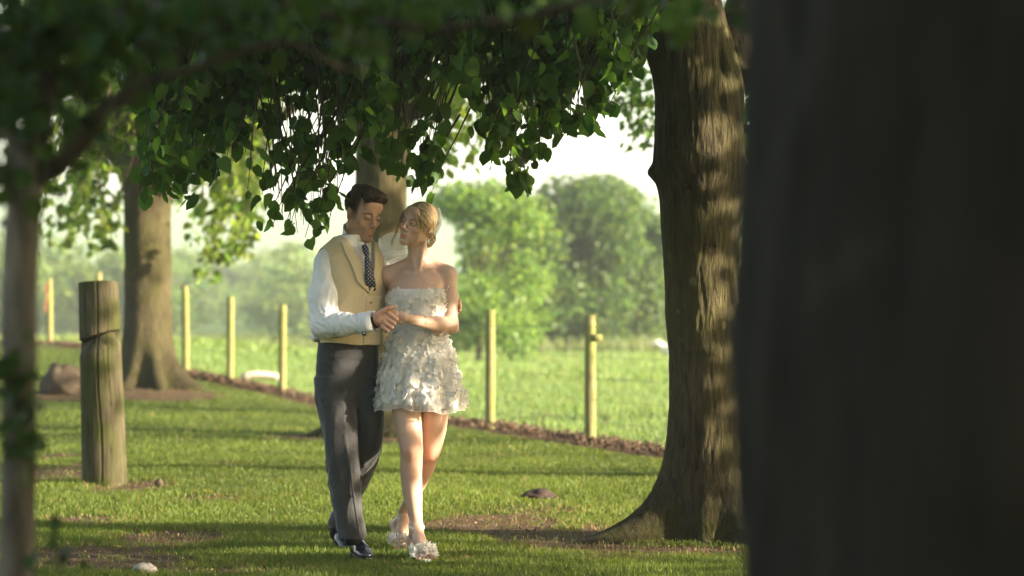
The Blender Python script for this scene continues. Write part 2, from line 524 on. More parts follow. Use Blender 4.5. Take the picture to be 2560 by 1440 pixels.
# ------------------------------------------------------------------ grass blades
def blades(name, x, y, z, hgt, wid, col, mat, seed, lean=0.5):
    r = np.random.RandomState(seed); n = len(x)
    a = r.rand(n) * 2 * np.pi; b = r.rand(n) * 2 * np.pi
    sd = np.stack([np.cos(a), np.sin(a), 0 * a], -1) * (wid / 2)[:, None]
    ld = np.stack([np.cos(b), np.sin(b), 0 * a], -1) * (hgt * lean * r.rand(n))[:, None]
    B = np.stack([x, y, z - 0.004], -1)
    up = np.zeros((n, 3)); up[:, 2] = hgt
    V = np.stack([B - sd, B + sd, B + 0.55 * up + 0.35 * ld - 0.8 * sd, B + 0.55 * up + 0.35 * ld + 0.8 * sd, B + up * 0.95 + ld], 1)
    k = np.arange(n)[:, None] * 5
    F4 = k + np.array([[0, 1, 3, 2]]); F3 = k + np.array([[2, 3, 4]])
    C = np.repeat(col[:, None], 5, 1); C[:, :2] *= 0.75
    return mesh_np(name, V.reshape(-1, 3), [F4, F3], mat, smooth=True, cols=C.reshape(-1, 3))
m, nt, out = nodes('grass_blade')
c = vcol(nt)
sh = addtrans(nt, pbsdf(nt, c, 0.55, 0.25), mixc(nt, 1.0, c, (1.5, 1.35, 0.8), 'MULTIPLY'), 0.4)
M_GRASS = fin(m, nt, out, sh)
def frustum_pts(n, d0, d1, margin, seed, power=1.0):
    r = np.random.RandomState(seed)
    d = d0 + (d1 - d0) * r.rand(n) ** power
    x = (r.rand(n) - 0.5) * 2 * (1280 / FPX * d + margin)
    return x, d, r
def grass(name, n, d0, d1, margin, seed, h, w_, label, field=False, power=1.0):
    x, y, r = frustum_pts(n, d0, d1, margin, seed, power)
    b = beyond(x, y); s = soil(x, y)
    P = np.stack([x * .8, y * .8, x * 0], -1); nn = fbm(P, 3)
    fd = fence_dist(x, y)
    if field: k = b & (fd > 0.35)
    else: k = ~b & (r.rand(n) > smooth(0.3, 0.8, s) * 0.88) & (fd > 0.25)
    x, y, s, nn = x[k], y[k], s[k], nn[k]; n = len(x)
    t = r.rand(n)[:, None]
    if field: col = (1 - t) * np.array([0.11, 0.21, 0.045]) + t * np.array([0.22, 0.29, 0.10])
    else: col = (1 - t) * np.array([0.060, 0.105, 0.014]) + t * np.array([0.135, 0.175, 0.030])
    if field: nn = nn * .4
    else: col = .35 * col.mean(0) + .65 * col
    dry = (r.rand(n) < 0.025 + 0.35 * s)[:, None]
    col = np.where(dry, np.array([0.22, 0.16, 0.075]) * (0.6 + 0.8 * r.rand(n)[:, None]), col) * (1 + 0.5 * nn[:, None])
    hh = h * (0.55 + 0.7 * r.rand(n)) * (1 + 0.6 * nn) * (1 - 0.35 * np.clip(s, 0, 1))
    ww = w_ * (0.7 + 0.6 * r.rand(n))
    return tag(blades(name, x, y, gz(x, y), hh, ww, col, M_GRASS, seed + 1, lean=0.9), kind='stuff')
grass('grass', 210000, 9.6, 14.5, 1.2, 11, 0.034, 0.0042, '')
grass('grass', 150000, 14.5, 21, 1.4, 12, 0.036, 0.0065, '')
grass('grass', 130000, 21, 42, 1.8, 13, 0.042, 0.011, '', power=1.2)
grass('field_grass', 60000, 18, 48, 2, 14, 0.09, 0.016, '', True)
grass('field_grass', 60000, 45, 110, 4, 15, 0.16, 0.05, '', True)

# ------------------------------------------------------------------ bark mulch along the fence, litter on the lawn
def chips(n, seed, fx):
    r = np.random.RandomState(seed); x, y, z, s, col = fx(r, n)
    q = r.normal(size=(n, 3, 3)); A = np.linalg.qr(q)[0]
    base = np.array([[-1, -.35, 0], [1, -.3, .05], [.9, .35, 0], [-.8, .4, .06], [0, 0, .3]], dtype=float)
    V = np.einsum('ij,nkj->nik', base, A) * s[:, None, None] + np.stack([x, y, z], -1)[:, None]
    F = np.array([[0, 1, 4], [1, 2, 4], [2, 3, 4], [3, 0, 4], [0, 3, 2], [0, 2, 1]])
    return V.reshape(-1, 3), (np.arange(n)[:, None, None] * 5 + F[None]).reshape(-1, 3), np.repeat(col, 5, 0)
def along_fence(r, n):
    seg = r.randint(0, len(FENCE) - 1, n); t = r.rand(n)
    A = np.array(FENCE)[seg]; Bp = np.array(FENCE)[seg + 1]
    p = A + (Bp - A) * t[:, None]
    x = p[:, 0] + r.normal(0, 0.13, n); y = p[:, 1] + r.normal(0, 0.15, n)
    k = r.rand(n)[:, None]
    return x, y, gz(x, y) + 0.02 + 0.05 * r.rand(n), 0.012 + 0.035 * r.rand(n) ** 2, (1 - k) * np.array([.05, .032, .022]) + k * np.array([.15, .10, .068])
m, nt, out = nodes('wood_chip'); M_CHIP = fin(m, nt, out, pbsdf(nt, vcol(nt), 0.9, 0.1))
V, Fc, C = chips(6500, 21, along_fence)
tag(mesh_np('bark_mulch', V, Fc, M_CHIP, smooth=False, cols=C), kind='stuff')
def on_soil(r, n):
    d = 10.6 + 12 * r.rand(n) ** 1.3; x = (r.rand(n) - .5) * 2 * (1280 / FPX * d)
    s = soil(x, d); k = r.rand(n) < 0.02 + s
    x, d = np.where(k, x, 99), d
    t = r.rand(n)[:, None]
    return x, d, gz(x, d) + 0.006, 0.004 + 0.011 * r.rand(n) ** 2, (1 - t) * np.array([.05, .03, .02]) + t * np.array([.26, .18, .11])
V, Fc, C = chips(7000, 22, on_soil)
kk = np.abs(V[Fc[:, 0], 0]) < 20
tag(mesh_np('ground_litter', V, Fc[kk], M_CHIP, smooth=False, cols=C), kind='stuff')

# ------------------------------------------------------------------ leaves
def leaf_template(kind):
    if kind == 'lime':       # heart-shaped, folded along the midrib, tip curled
        mid = [(0, 0, 0), (0, .36, -.02), (0, .72, -.05), (0, 1.08, -.16)]
        L = [(-.20, -.10, .03), (-.43, .08, .09), (-.50, .36, .11), (-.36, .72, .05)]
        Vt = np.array(mid + L + [(-a, b, c) for a, b, c in L])
        T = []
        for o, s in ((4, 1), (8, -1)):
            t = [(0, 1, o + 1), (0, o + 1, o), (1, o + 2, o + 1), (1, 2, o + 2), (2, o + 3, o + 2), (2, 3, o + 3)]
            T += t if s < 0 else [(a, c, b) for a, b, c in t]
        return Vt - np.array([0, 0, 0]), np.array(T)
    Vt = np.array([(0, 0, 0), (0, .5, -.03), (0, 1, -.12), (-.3, .3, .07), (-.27, .68, .02), (.3, .3, .07), (.27, .68, .02)])
    return Vt, np.array([(0, 1, 3), (1, 4, 3), (1, 2, 4), (0, 5, 1), (1, 5, 6), (1, 6, 2)])
LIME, SMALL = leaf_template('lime'), leaf_template('small')
def leaf_frames(r, n, droop=0.75, face=None):
    """Rotation matrices (columns: leaf x, leaf axis, leaf normal); axes hang down by droop."""
    ax = r.normal(size=(n, 3)); ax /= np.linalg.norm(ax, axis=1, keepdims=True)
    ax = ax * (1 - droop) + np.array([0, 0, -1.0]) * droop
    ax /= np.linalg.norm(ax, axis=1, keepdims=True)
    nn = r.normal(size=(n, 3)) + (0 if face is None else face)
    nn -= (nn * ax).sum(1, keepdims=True) * ax
    nn /= np.linalg.norm(nn, axis=1, keepdims=True)
    return np.stack([np.cross(ax, nn), ax, nn], -1)
def leaves_np(tmpl, P, R, s, tint):
    Vt, T = tmpl
    V = np.einsum('nij,kj->nki', R, Vt) * s[:, None, None] + P[:, None]
    n, k = len(P), len(Vt)
    return V.reshape(-1, 3), (np.arange(n)[:, None, None] * k + T[None]).reshape(-1, 3), np.repeat(tint, k, 0)
def tints(r, n, v=0.3, hue=0.15):
    t = 1 + v * r.normal(size=(n, 1)); h = hue * r.normal(size=(n, 1))
    return np.clip(t * np.concatenate([1 + h, 1 + 0 * h, 1 - h], 1), 0.35, 2.0)
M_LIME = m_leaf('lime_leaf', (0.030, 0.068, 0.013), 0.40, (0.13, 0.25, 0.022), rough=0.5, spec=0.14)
M_LIMEB = m_leaf('sunlit_lime_leaf', (0.085, 0.135, 0.020), 0.5, (0.30, 0.42, 0.05))  # lighter copy of the lime leaf: sunlight painted into its colour
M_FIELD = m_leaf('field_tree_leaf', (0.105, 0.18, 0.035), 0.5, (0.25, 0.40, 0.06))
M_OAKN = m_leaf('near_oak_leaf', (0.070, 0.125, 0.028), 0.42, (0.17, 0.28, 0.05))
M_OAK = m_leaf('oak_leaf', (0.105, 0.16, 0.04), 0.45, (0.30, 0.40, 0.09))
M_SHADE = m_leaf('shaded_leaf', (0.034, 0.060, 0.016), 0.3, (0.08, 0.14, 0.02), spec=.12)  # leaf for the near crowns, shade painted in as a darker green
M_BARK = m_bark('lime_bark', (0.022, 0.018, 0.011), (0.108, 0.088, 0.050), (0.070, 0.066, 0.022), 38, 1.0)
M_BARKG = m_bark('grey_bark', (0.06, 0.048, 0.038), (0.24, 0.20, 0.165), None, 26, 0.6)
M_LIMBD = m_bark('dark_limb_bark', (0.030, 0.022, 0.016), (0.105, 0.080, 0.060), None, 26, 0.6)
M_TWIG = m_plain('twig_bark', (0.05, 0.036, 0.026), 0.85, 0.15)

def hanging(r, n, xr, H, dr, ztop, up=(0.4, 1.6), spread=1.0, jit=14, pw=0.5, gap=0.042, lean=-0.25):
    """Drooping twigs; H(px) gives how far down (photo pixel) the foliage reaches there."""
    tw, pts = [], []
    for _ in range(n):
        px = r.uniform(*xr); d = r.uniform(*dr)
        hb = H(px)
        if hb < -50: continue
        top = -80
        py = hb - (hb - top) * (1 - r.rand() ** pw) * spread + r.normal(0, jit)
        b = W(px, min(py, hb + 8), d)
        L = r.uniform(*up)
        t = np.linspace(0, 1, 9)
        ang = r.uniform(0, 6.28)
        dx = math.cos(ang) * .35 * L + lean * -L; dy = math.sin(ang) * .35 * L
        line = np.stack([b[0] + dx * t ** 1.6, b[1] + dy * t ** 1.6, b[2] + L * (t - 0.12 * np.sin(t * 3.1))], -1)
        line += 0.03 * noise(line * 3 + r.rand() * 50)[:, None]
        line[:, 2] = np.minimum(line[:, 2], ztop)
        tw.append(line)
        m = max(3, int(L / gap)); u = np.sort(r.rand(m)) ** 1.15
        q = np.stack([np.interp(u, t, line[:, k]) for k in range(3)], -1)
        q[:, :2] += r.normal(0, 0.035, (m, 2)); q[:, 2] -= 0.02
        pts.append(q)
    return tw, np.concatenate(pts)
def pw(points):
    xs = [p[0] for p in points]; ys = [p[1] for p in points]
    return lambda x: float(np.interp(x, xs, ys))
def twig_mesh(name, tw, parent, r0=0.0016, r1=0.006, mat=None):
    V, Fq = join([tube(t, np.linspace(r0, r1, len(t)), 4, False) for t in tw])
    return tag(mesh_np(name, V, Fq, mat or M_TWIG, parent), kind='stuff')

# ------------------------------------------------------------------ trunks
def trunk(name, prof, parent, mat, flare=(), nseg=96, nz_=220, amp=0.01, ridge=0.006, depth=None, seed=0, bumps=(), zlow=-0.15, spots=()):
    """prof: [(z, cx, cy, r)]; flare: [(angle, reach, width, height)] root lobes; bumps: [(angle, z, size_a, size_z, push)]"""
    S = np.array(sorted(prof)); z = np.linspace(0, 1, nz_) ** 1.25 * (S[-1, 0] - zlow) + zlow
    cx, cy, rr = (np.interp(z, S[:, 0], S[:, k]) for k in (1, 2, 3))
    for _ in range(4):
        for a in (cx, cy, rr): a[1:-1] = .25 * a[:-2] + .5 * a[1:-1] + .25 * a[2:]
    th = np.arange(nseg) * 2 * np.pi / nseg
    R = np.repeat(rr[:, None], nseg, 1)
    z0 = S[0, 0]
    for a, reach, wd, hh in flare:
        da = np.angle(np.exp(1j * (th - a)))
        R = R + reach * np.exp(-(da / wd) ** 2)[None] * np.exp(-np.maximum(z - z0, 0) / hh)[:, None]
    for a, bz, sa, sz, push in bumps:
        da = np.angle(np.exp(1j * (th - a)))
        R = R + push * np.exp(-(da / sa) ** 2)[None] * np.exp(-((z - bz) / sz) ** 2)[:, None]
    X = cx[:, None] + R * np.cos(th)[None]; Y = cy[:, None] + R * np.sin(th)[None]; Z = np.repeat(z[:, None], nseg, 1)
    P = np.stack([X, Y, Z], -1)
    g = amp * fbm(P * np.array([5, 5, 2.2]) + seed, 3) + ridge * (1 - 2 * np.abs(fbm(P * np.array([24, 24, 4.5]) + seed, 3)))
    R2 = R + g
    P = np.stack([cx[:, None] + R2 * np.cos(th)[None], cy[:, None] + R2 * np.sin(th)[None], Z], -1)
    # pieces of root beyond the stem sink into the soil
    i = np.arange(nz_ - 1)[:, None] * nseg; j = np.arange(nseg)[None]; k = (j + 1) % nseg
    Fq = np.stack([i + j, i + k, i + nseg + k, i + nseg + j], -1).reshape(-1, 4)
    t = 0.85 + 0.5 * fbm(P * 1.7 + seed, 3)
    lich = smooth(0.34, 0.42, noise(P * 9 + seed * 2)) * 0.5
    col = np.stack([t + lich, t + lich, t + lich], -1)
    col = col * (1 - .45 * smooth(.55, .0, Z - z0 + .2 * noise(P * 5)))[..., None]  # darker towards the roots: shade painted into the colour, along with soil tone
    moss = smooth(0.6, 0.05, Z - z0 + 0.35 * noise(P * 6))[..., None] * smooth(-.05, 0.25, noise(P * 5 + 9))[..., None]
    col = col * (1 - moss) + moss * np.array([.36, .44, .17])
    for sx, sz_, sr, sq, c in spots:                       # lichen flecks, the dark scar of a lost branch
        q = np.sqrt((P[..., 0] - sx) ** 2 + ((P[..., 2] - sz_) / sq) ** 2) / sr + .35 * noise(P * 40)
        m_ = (smooth(1.1, .8, q) * (np.sin(th)[None] < .2))[..., None]; col = col * (1 - m_) + m_ * np.array(c)
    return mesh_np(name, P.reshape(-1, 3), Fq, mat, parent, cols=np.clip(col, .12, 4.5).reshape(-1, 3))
def limb(name, pts, r0, r1, parent, mat, n=12, amp=0.06, seed=0):
    p = catmull(pts, 8); m_ = len(p)
    V, Fq = tube(p, np.linspace(r0, r1, m_), n)
    V = V + amp * r0 * fbm(V * 6 + seed, 3)[:, None] * np.array([1, 1, .3])
    t = np.clip(0.85 + 0.5 * fbm(V * 2.3 + seed, 3), .3, 1.4)
    return mesh_np(name, V, Fq, mat, parent, cols=np.repeat(t[:, None], 3, 1))
def prof_px(rows, d):
    """rows (py, left px, right px) -> trunk profile at distance d"""
    o = []
    for py, l, r_ in rows:
        p = W((l + r_) / 2, py, d); o.append((p[2], p[0], p[1], (r_ - l) / 2 * d / FPX))
    return o

# ---- lime tree by the couple (trunk right of them, boughs hanging over them)
T1 = empty('lime_tree', (W(1765, 0, 13.1)[0], 13.1, 0))
tag(T1, 'lime tree with stout furrowed trunk nearest the couple, its leafy boughs hanging above their heads', 'tree', 'row of lime trees')
rows = [(-420, 1570, 1716), (-150, 1600, 1765), (0, 1617, 1800), (100, 1620, 1828), (250, 1640, 1850), (350, 1640, 1858), (430, 1634, 1860), (500, 1652, 1854), (600, 1658, 1845), (700, 1664, 1841), (800, 1668, 1846),
        (900, 1672, 1854), (1000, 1674, 1860), (1080, 1673, 1866), (1150, 1668, 1874), (1220, 1655, 1884), (1300, 1640, 1895), (1350, 1636, 1900)]
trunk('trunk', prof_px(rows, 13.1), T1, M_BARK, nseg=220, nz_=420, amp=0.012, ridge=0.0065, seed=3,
      flare=[(rad(-158), 0.44, 0.28, 0.11), (rad(-162), 0.12, 0.6, 0.22), (rad(-62), 0.24, 0.2, 0.13), (rad(-95), 0.06, 0.25, 0.14), (rad(20), 0.3, 0.3, 0.13), (rad(100), 0.3, 0.4, 0.12), (rad(-30), 0.15, 0.2, 0.2)],
      bumps=[(rad(-172), 1.98, 0.22, 0.045, 0.035), (rad(-20), 2.45, 0.35, 0.16, 0.03), (rad(-35), 2.2, 0.2, 0.1, 0.03), (rad(-15), 1.95, 0.3, 0.12, 0.03), (rad(-60), 2.35, 0.12, 0.06, -.03), (rad(-75), 2.02, 0.2, 0.07, 0.018),
             (rad(-50), 2.55, 0.1, 0.1, -.025), (rad(-178), 2.62, .2, .08, .02), (rad(-88), 1.02, 0.6, 0.03, 0.012)],
      spots=[(W(px, py, 13.1)[0], W(px, py, 13.1)[2], sr, sq, c) for px, py, sr, sq, c in [(1768, 625, .045, 1, (.32, .22, .22)), (1804, 812, .011, 2.2, (3.8, 3.9, 4.2)), (1726, 704, .020, 1.4, (1.9, 2.1, 2.6)), (1764, 512, .008, 1, (3, 3.2, 3.6)), (1690, 780, .010, 1, (1.7, 1.9, 2.3)), (1706, 765, .008, 1, (1.7, 1.9, 2.3)), (1700, 850, .007, 1, (1.6, 1.8, 2.2))]])
limb('branch', [W(1830, 190, 13.15), W(1850, 80, 13.25), W(1885, -60, 13.4), W(1960, -260, 13.6)], 0.13, 0.09, T1, M_BARK, seed=2)
limb('branch', [W(1650, -330, 13.0), W(1560, -420, 12.6), W(1350, -430, 12.2), W(1100, -330, 11.9), W(850, -160, 11.8), W(700, -60, 11.8)], 0.085, 0.02, T1, M_BARK, seed=5)
limb('branch', [W(1660, -200, 13.0), W(1560, -250, 12.9), W(1400, -170, 12.9), W(1250, -60, 13.0), W(1130, 40, 13.0)], 0.06, 0.012, T1, M_BARK, seed=6)
limb('branch', [W(1640, -380, 13.2), W(1300, -560, 12.0), W(900, -520, 11.6), W(500, -330, 11.5), W(350, -150, 11.6)], 0.075, 0.015, T1, M_BARK, seed=7)
# scar of a cut branch, a lichen fleck
def disc(name, c, nrm, r0, mat, parent, seed=0, thick=0.006, n=22, sq=1.0, tint=1.0):
    nrm = np.asarray(nrm, float); nrm /= np.linalg.norm(nrm); u = np.cross(nrm, [0, 0, 1]); u /= np.linalg.norm(u); v = np.cross(nrm, u)
    a = np.arange(n) * 2 * np.pi / n; rr = r0 * (1 + 0.16 * noise(np.stack([np.cos(a) * 2, np.sin(a) * 2, a * 0 + seed], -1)))
    ring = lambda k, h: np.asarray(c) + (u * (np.cos(a) * rr * k)[:, None] + v * (np.sin(a) * rr * k * sq)[:, None]) + nrm * h
    V = np.concatenate([ring(1.05, -0.03), ring(1.0, thick), ring(.8, thick * 0.6), [np.asarray(c) + nrm * thick * .3]])
    j = np.arange(n); k = (j + 1) % n
    Fq = [np.concatenate([np.stack([o + j, o + k, o + n + k, o + n + j], -1) for o in (0, n)]), np.stack([2 * n + j, 2 * n + k, np.full(n, 3 * n)], -1)]
    return mesh_np(name, V, Fq, mat, parent, cols=np.full((len(V), 3), tint))
M_SCAR = m_plain('branch_scar', (0.045, 0.032, 0.030), 0.95, 0.1, 0.35, 60, bump=.6, bscale=90)
M_LICHEN = m_plain('lichen', (0.42, 0.42, 0.36), 0.95, 0.1, 0.3, 80, bump=.4)
H1 = pw([(170, 60), (230, 120), (305, 190), (328, 430), (345, 485), (470, 492), (520, 470), (570, 400), (600, 350), (618, 480), (640, 580), (680, 590), (720, 600), (800, 595), (825, 560), (850, 470), (890, 400), (940, 380), (1000, 440), (1040, 470), (1095, 480),
         (1108, 420), (1118, 200), (1165, 190), (1185, 370), (1220, 390), (1250, 395), (1270, 450), (1310, 478), (1340, 440), (1385, 340), (1450, 350), (1490, 310), (1520, 270), (1560, 200), (1600, 155), (1625, 100), (1640, 10)])
r = np.random.RandomState(31)
tw, pts = hanging(r, 350, (170, 1640), H1, (11.3, 13.4), 4.6, pw=0.42)
tw2, pts2 = hanging(r, 34, (615, 840), H1, (11.5, 13.0), 4.2, pw=1.6, spread=.7, lean=-.1)
tw3, pts3 = hanging(r, 45, (1240, 1560), H1, (11.8, 13.2), 4.2, pw=1.6, spread=.6)
tw4, pts4 = hanging(r, 44, (320, 580), H1, (11.5, 12.8), 4.2, pw=1.6, spread=.5)
# loose foliage above the frame keeps the bough's underside in shade
q = np.stack([r.uniform(-3.0, 2.6, 500), r.uniform(10.6, 14.2, 500), r.uniform(2.95, 4.6, 500)], -1)
q = q[q[:, 2] > 3.0]
allp = np.concatenate([pts, pts2, pts3, pts4, q]); tws = tw + tw2 + tw3 + tw4
ppx = 1280 + allp[:, 0] / allp[:, 1] * FPX; ppy = 793 - (allp[:, 2] - EYE) / allp[:, 1] * FPX
HL = np.array([H1(v) for v in ppx])
keepm = (ppy < HL + 10) & ~((ppx > 1610) & (ppy > 120)) & ~((np.abs(ppx - 1060) < 90) & (ppy > 130) & (ppy < 300) & (r.rand(len(allp)) < .5))
hole = noise(np.stack([ppx / 46, ppy / 46, 0 * ppx], -1)); keepm &= ~((hole > np.where((ppx > 620) & (ppx < 870), -.06, .10)) & (ppy > 215) & (r.rand(len(allp)) < .9))
lim = np.interp(ppx, [1000, 1065, 1140, 1220, 1310, 1420], [280, 255, 190, 120, 65, 20]); keepm &= ~((np.abs(ppy - lim) < 38) & (ppx > 1000) & (ppx < 1400) & (r.rand(len(allp)) < .6))
keepm &= ~((ppx > 940) & (ppx < 1060) & (ppy > 270) & (r.rand(len(allp)) < .5))
allp = allp[keepm]; ppy = ppy[keepm]; ppx = ppx[keepm]; HL = HL[keepm]
n = len(allp); R = leaf_frames(r, n, 0.56, np.array([0, -.1, .35])); s = 0.073 * (0.5 + 0.75 * r.rand(n)); ti = tints(r, n, .3, .1)
score = (ppy - HL) + 25 * r.rand(n) - 900 * (ppx < 250) - 900 * (ppy < 0)
order = np.argsort(-score)[:300]; rest = np.setdiff1d(np.arange(n), order)
tmpl = None
for k in order:
    if tmpl is None or tmpl[2] >= 15:
        fz, cz = r.uniform(.3, 2.6), r.uniform(-1.2, 3); Vt = LIME[0] * np.array([r.uniform(.8, 1.05), 1, 1]); Vt = np.stack([Vt[:, 0], Vt[:, 1], np.abs(Vt[:, 0]) * .2 * fz - .14 * cz * Vt[:, 1] ** 2 + .05 * np.sin(Vt[:, 1] * 7 + k) * np.sign(Vt[:, 0])], -1)
        me = bpy.data.meshes.new('leaf'); me.from_pydata([tuple(v) for v in Vt], [], [tuple(int(x) for x in t) for t in LIME[1]])
        for pl in me.polygons: pl.use_smooth = True
        a = me.color_attributes.new('Col', 'FLOAT_COLOR', 'POINT'); tt = tints(r, 1, .25, .1)[0]
        for dta in a.data: dta.color = (*tt, 1)
        me.materials.append(M_LIME); tmpl = [me, 0, 0]
    tmpl[2] += 1
    o = bpy.data.objects.new('leaf', tmpl[0]); link(o, T1)
    Mx = Matrix([[*(R[k][0] * s[k]), allp[k][0]], [*(R[k][1] * s[k]), allp[k][1]], [*(R[k][2] * s[k]), allp[k][2]], [0, 0, 0, 1]])
    o.matrix_basis = o.matrix_parent_inverse.inverted() @ Matrix.Translation(-T1.location) @ Mx if False else Mx
pr = []
for q_, (fz, cz, wx) in enumerate([(1, 1, 1), (2.6, 1.5, .8), (1.6, 3.2, .95), (.4, -1.5, 1.05)]):
    idx = rest[q_::4]; Vt = LIME[0] * np.array([wx, 1, 1]); Vt = np.stack([Vt[:, 0] * (1 - .08 * (fz - 1)), Vt[:, 1], np.abs(Vt[:, 0]) * .2 * fz - .14 * cz * Vt[:, 1] ** 2 + .05 * np.sin(Vt[:, 1] * 7 + q_) * np.sign(Vt[:, 0])], -1)
    pr.append(leaves_np((Vt, LIME[1]), allp[idx], R[idx], s[idx], ti[idx]))
C = np.concatenate([q[2] for q in pr]); V, Ft = join([(q[0], q[1]) for q in pr])
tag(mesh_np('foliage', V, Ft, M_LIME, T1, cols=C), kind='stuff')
twig_mesh('twigs', tws, T1)

# ---- lime tree behind the couple
def tree_leaves(parent, pts, mat, size, r, tmpl=SMALL, droop=.5, face=None, name='foliage', v=.3):
    n = len(pts); R = leaf_frames(r, n, droop, face)
    V, Ft, C = leaves_np(tmpl, pts, R, size * (0.6 + 0.8 * r.rand(n)), tints(r, n, v, .12))
    return tag(mesh_np(name, V, Ft, mat, parent, cols=C), kind='stuff')
d = 24.8
T2 = empty('lime_tree', (W(925, 0, d)[0], d, gz(W(925, 0, d)[0], d)))
tag(T2, 'lime tree standing directly behind the couple, its sunlit trunk rising between their heads', 'tree', 'row of lime trees')
trunk('trunk', prof_px([(-300, 1000, 1090), (0, 950, 1085), (150, 915, 1075), (250, 893, 1055), (330, 890, 1025), (450, 889, 1016), (600, 888, 1014), (800, 882, 1012), (980, 872, 1016), (1050, 852, 1020), (1085, 835, 1030)], d), T2, M_BARK, nseg=72, nz_=150,
      flare=[(rad(180), 0.3, .3, .14), (rad(-50), .2, .3, .14), (rad(-110), .2, .3, .16), (0, .25, .4, .14)], seed=8, amp=.02)
limb('branch', [W(985, 280, d), W(1065, 255, d - .2), W(1140, 190, d - .3), W(1220, 120, d - .4), W(1310, 65, d - .4), W(1420, 20, d - .3), W(1600, -60, d)], .15, .07, T2, M_BARK, seed=4)
limb('branch', [W(920, 330, d), W(905, 150, d + .2), W(870, 0, d + .4), W(800, -200, d + .6)], .16, .09, T2, M_BARK, seed=9)
limb('branch', [W(1040, 150, d), W(1110, 70, d + .3), W(1200, 20, d + .5), W(1330, -120, d + .8)], .13, .06, T2, M_BARK, seed=10)
r = np.random.RandomState(41)
H2 = pw([(520, 180), (640, 230), (760, 240), (860, 250), (950, 250), (1010, 280), (1060, 380), (1120, 420), (1185, 405), (1215, 330), (1260, 300), (1330, 260), (1400, 240), (1560, 150), (1620, 60), (1640, -100)])
tw, pts = hanging(r, 260, (540, 1640), H2, (22.5, 28.0), 6.5, up=(.8, 2.6), jit=25, pw=.6, gap=.06)
q = np.stack([r.normal(-1.3, 2.6, 3500), r.normal(25.2, 2.2, 3500), r.uniform(4.2, 9.5, 3500)], -1)
pts = np.concatenate([pts, q]); px = 1280 + pts[:, 0] / pts[:, 1] * FPX; py = 793 - (pts[:, 2] - EYE) / pts[:, 1] * FPX
k = (py < np.array([H2(v) for v in px]) + 30) & ~((px > 885) & (px < 1075) & (py > 60) & (pts[:, 1] < d) & (r.rand(len(px)) < .55))
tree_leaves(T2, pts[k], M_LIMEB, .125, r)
twig_mesh('twigs', tw, T2, .003, .012)
# sprig of the same tree showing in the gap beside the near trunk
H2b = pw([(1478, 330), (1500, 345), (1540, 370), (1570, 398), (1600, 380), (1640, 400), (1665, 380)])
tw, pts = hanging(r, 36, (1480, 1700), H2b, (25.0, 26.5), 6, up=(.35, .8), jit=10, pw=1.5, spread=.35, gap=.03)
T2b = tree_leaves(T2, pts, M_LIME, .085, r)

# ---- lime tree at the left
d = 33.4
T3 = empty('lime_tree', (W(370, 0, d)[0], d, gz(W(370, 0, d)[0], d)))
tag(T3, 'lime tree at the left behind the notched timber post, with broad root flare', 'tree', 'row of lime trees')
trunk('trunk', prof_px([(290, 300, 420), (340, 296, 428), (400, 304, 426), (500, 311, 425), (700, 312, 426), (800, 311, 428), (880, 308, 434), (930, 304, 442), (962, 300, 452)], d), T3, M_BARK, nseg=72, nz_=140,
      flare=[(rad(-20), .38, .3, .22), (rad(-70), .3, .22, .25), (rad(-115), .28, .22, .22), (rad(-160), .25, .3, .25), (rad(90), .3, .5, .2)], seed=12, amp=.025)
limb('branch', [W(345, 400, d), W(300, 340, d - .1), W(255, 270, d - .2), W(235, 180, d - .3), W(240, 0, d)], .33, .16, T3, M_BARK, seed=13)
limb('branch', [W(380, 380, d), W(370, 300, d), W(350, 180, d + .2), (W(330, 20, d + .4))], .3, .16, T3, M_BARK, seed=14)
limb('branch', [W(395, 420, d), W(450, 385, d - .3), W(540, 355, d - .6), W(640, 335, d - .8), W(760, 250, d - 1)], .14, .06, T3, M_BARK, seed=15)
limb('branch', [W(340, 385, d - .25), W(300, 345, d - .35), W(240, 310, d - .5)], .1, .05, T3, M_BARK, seed=16)
r = np.random.RandomState(51)
H3 = pw([(60, 720), (100, 700), (140, 650), (175, 640), (215, 690), (245, 640), (280, 600), (330, 440), (430, 450), (450, 600), (500, 700), (560, 690), (600, 660), (625, 620), (640, 560), (660, 380), (700, 180), (800, 120)])
tw, pts = hanging(r, 420, (70, 700), H3, (30.5, 37.5), 7.0, up=(.8, 2.8), jit=22, pw=.75, gap=.075)
q = np.stack([r.normal(-5.2, 2.6, 3500), r.normal(34, 2.4, 3500), r.uniform(3.8, 9.5, 3500)], -1)
pts = np.concatenate([pts, q]); px = 1280 + pts[:, 0] / pts[:, 1] * FPX; py = 793 - (pts[:, 2] - EYE) / pts[:, 1] * FPX
k = (py < np.array([H3(v) for v in px]) + 30) & ~((px > 300) & (px < 430) & (py > 380) & (pts[:, 1] < d))
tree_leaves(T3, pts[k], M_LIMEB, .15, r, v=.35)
twig_mesh('twigs', tw, T3, .003, .012)

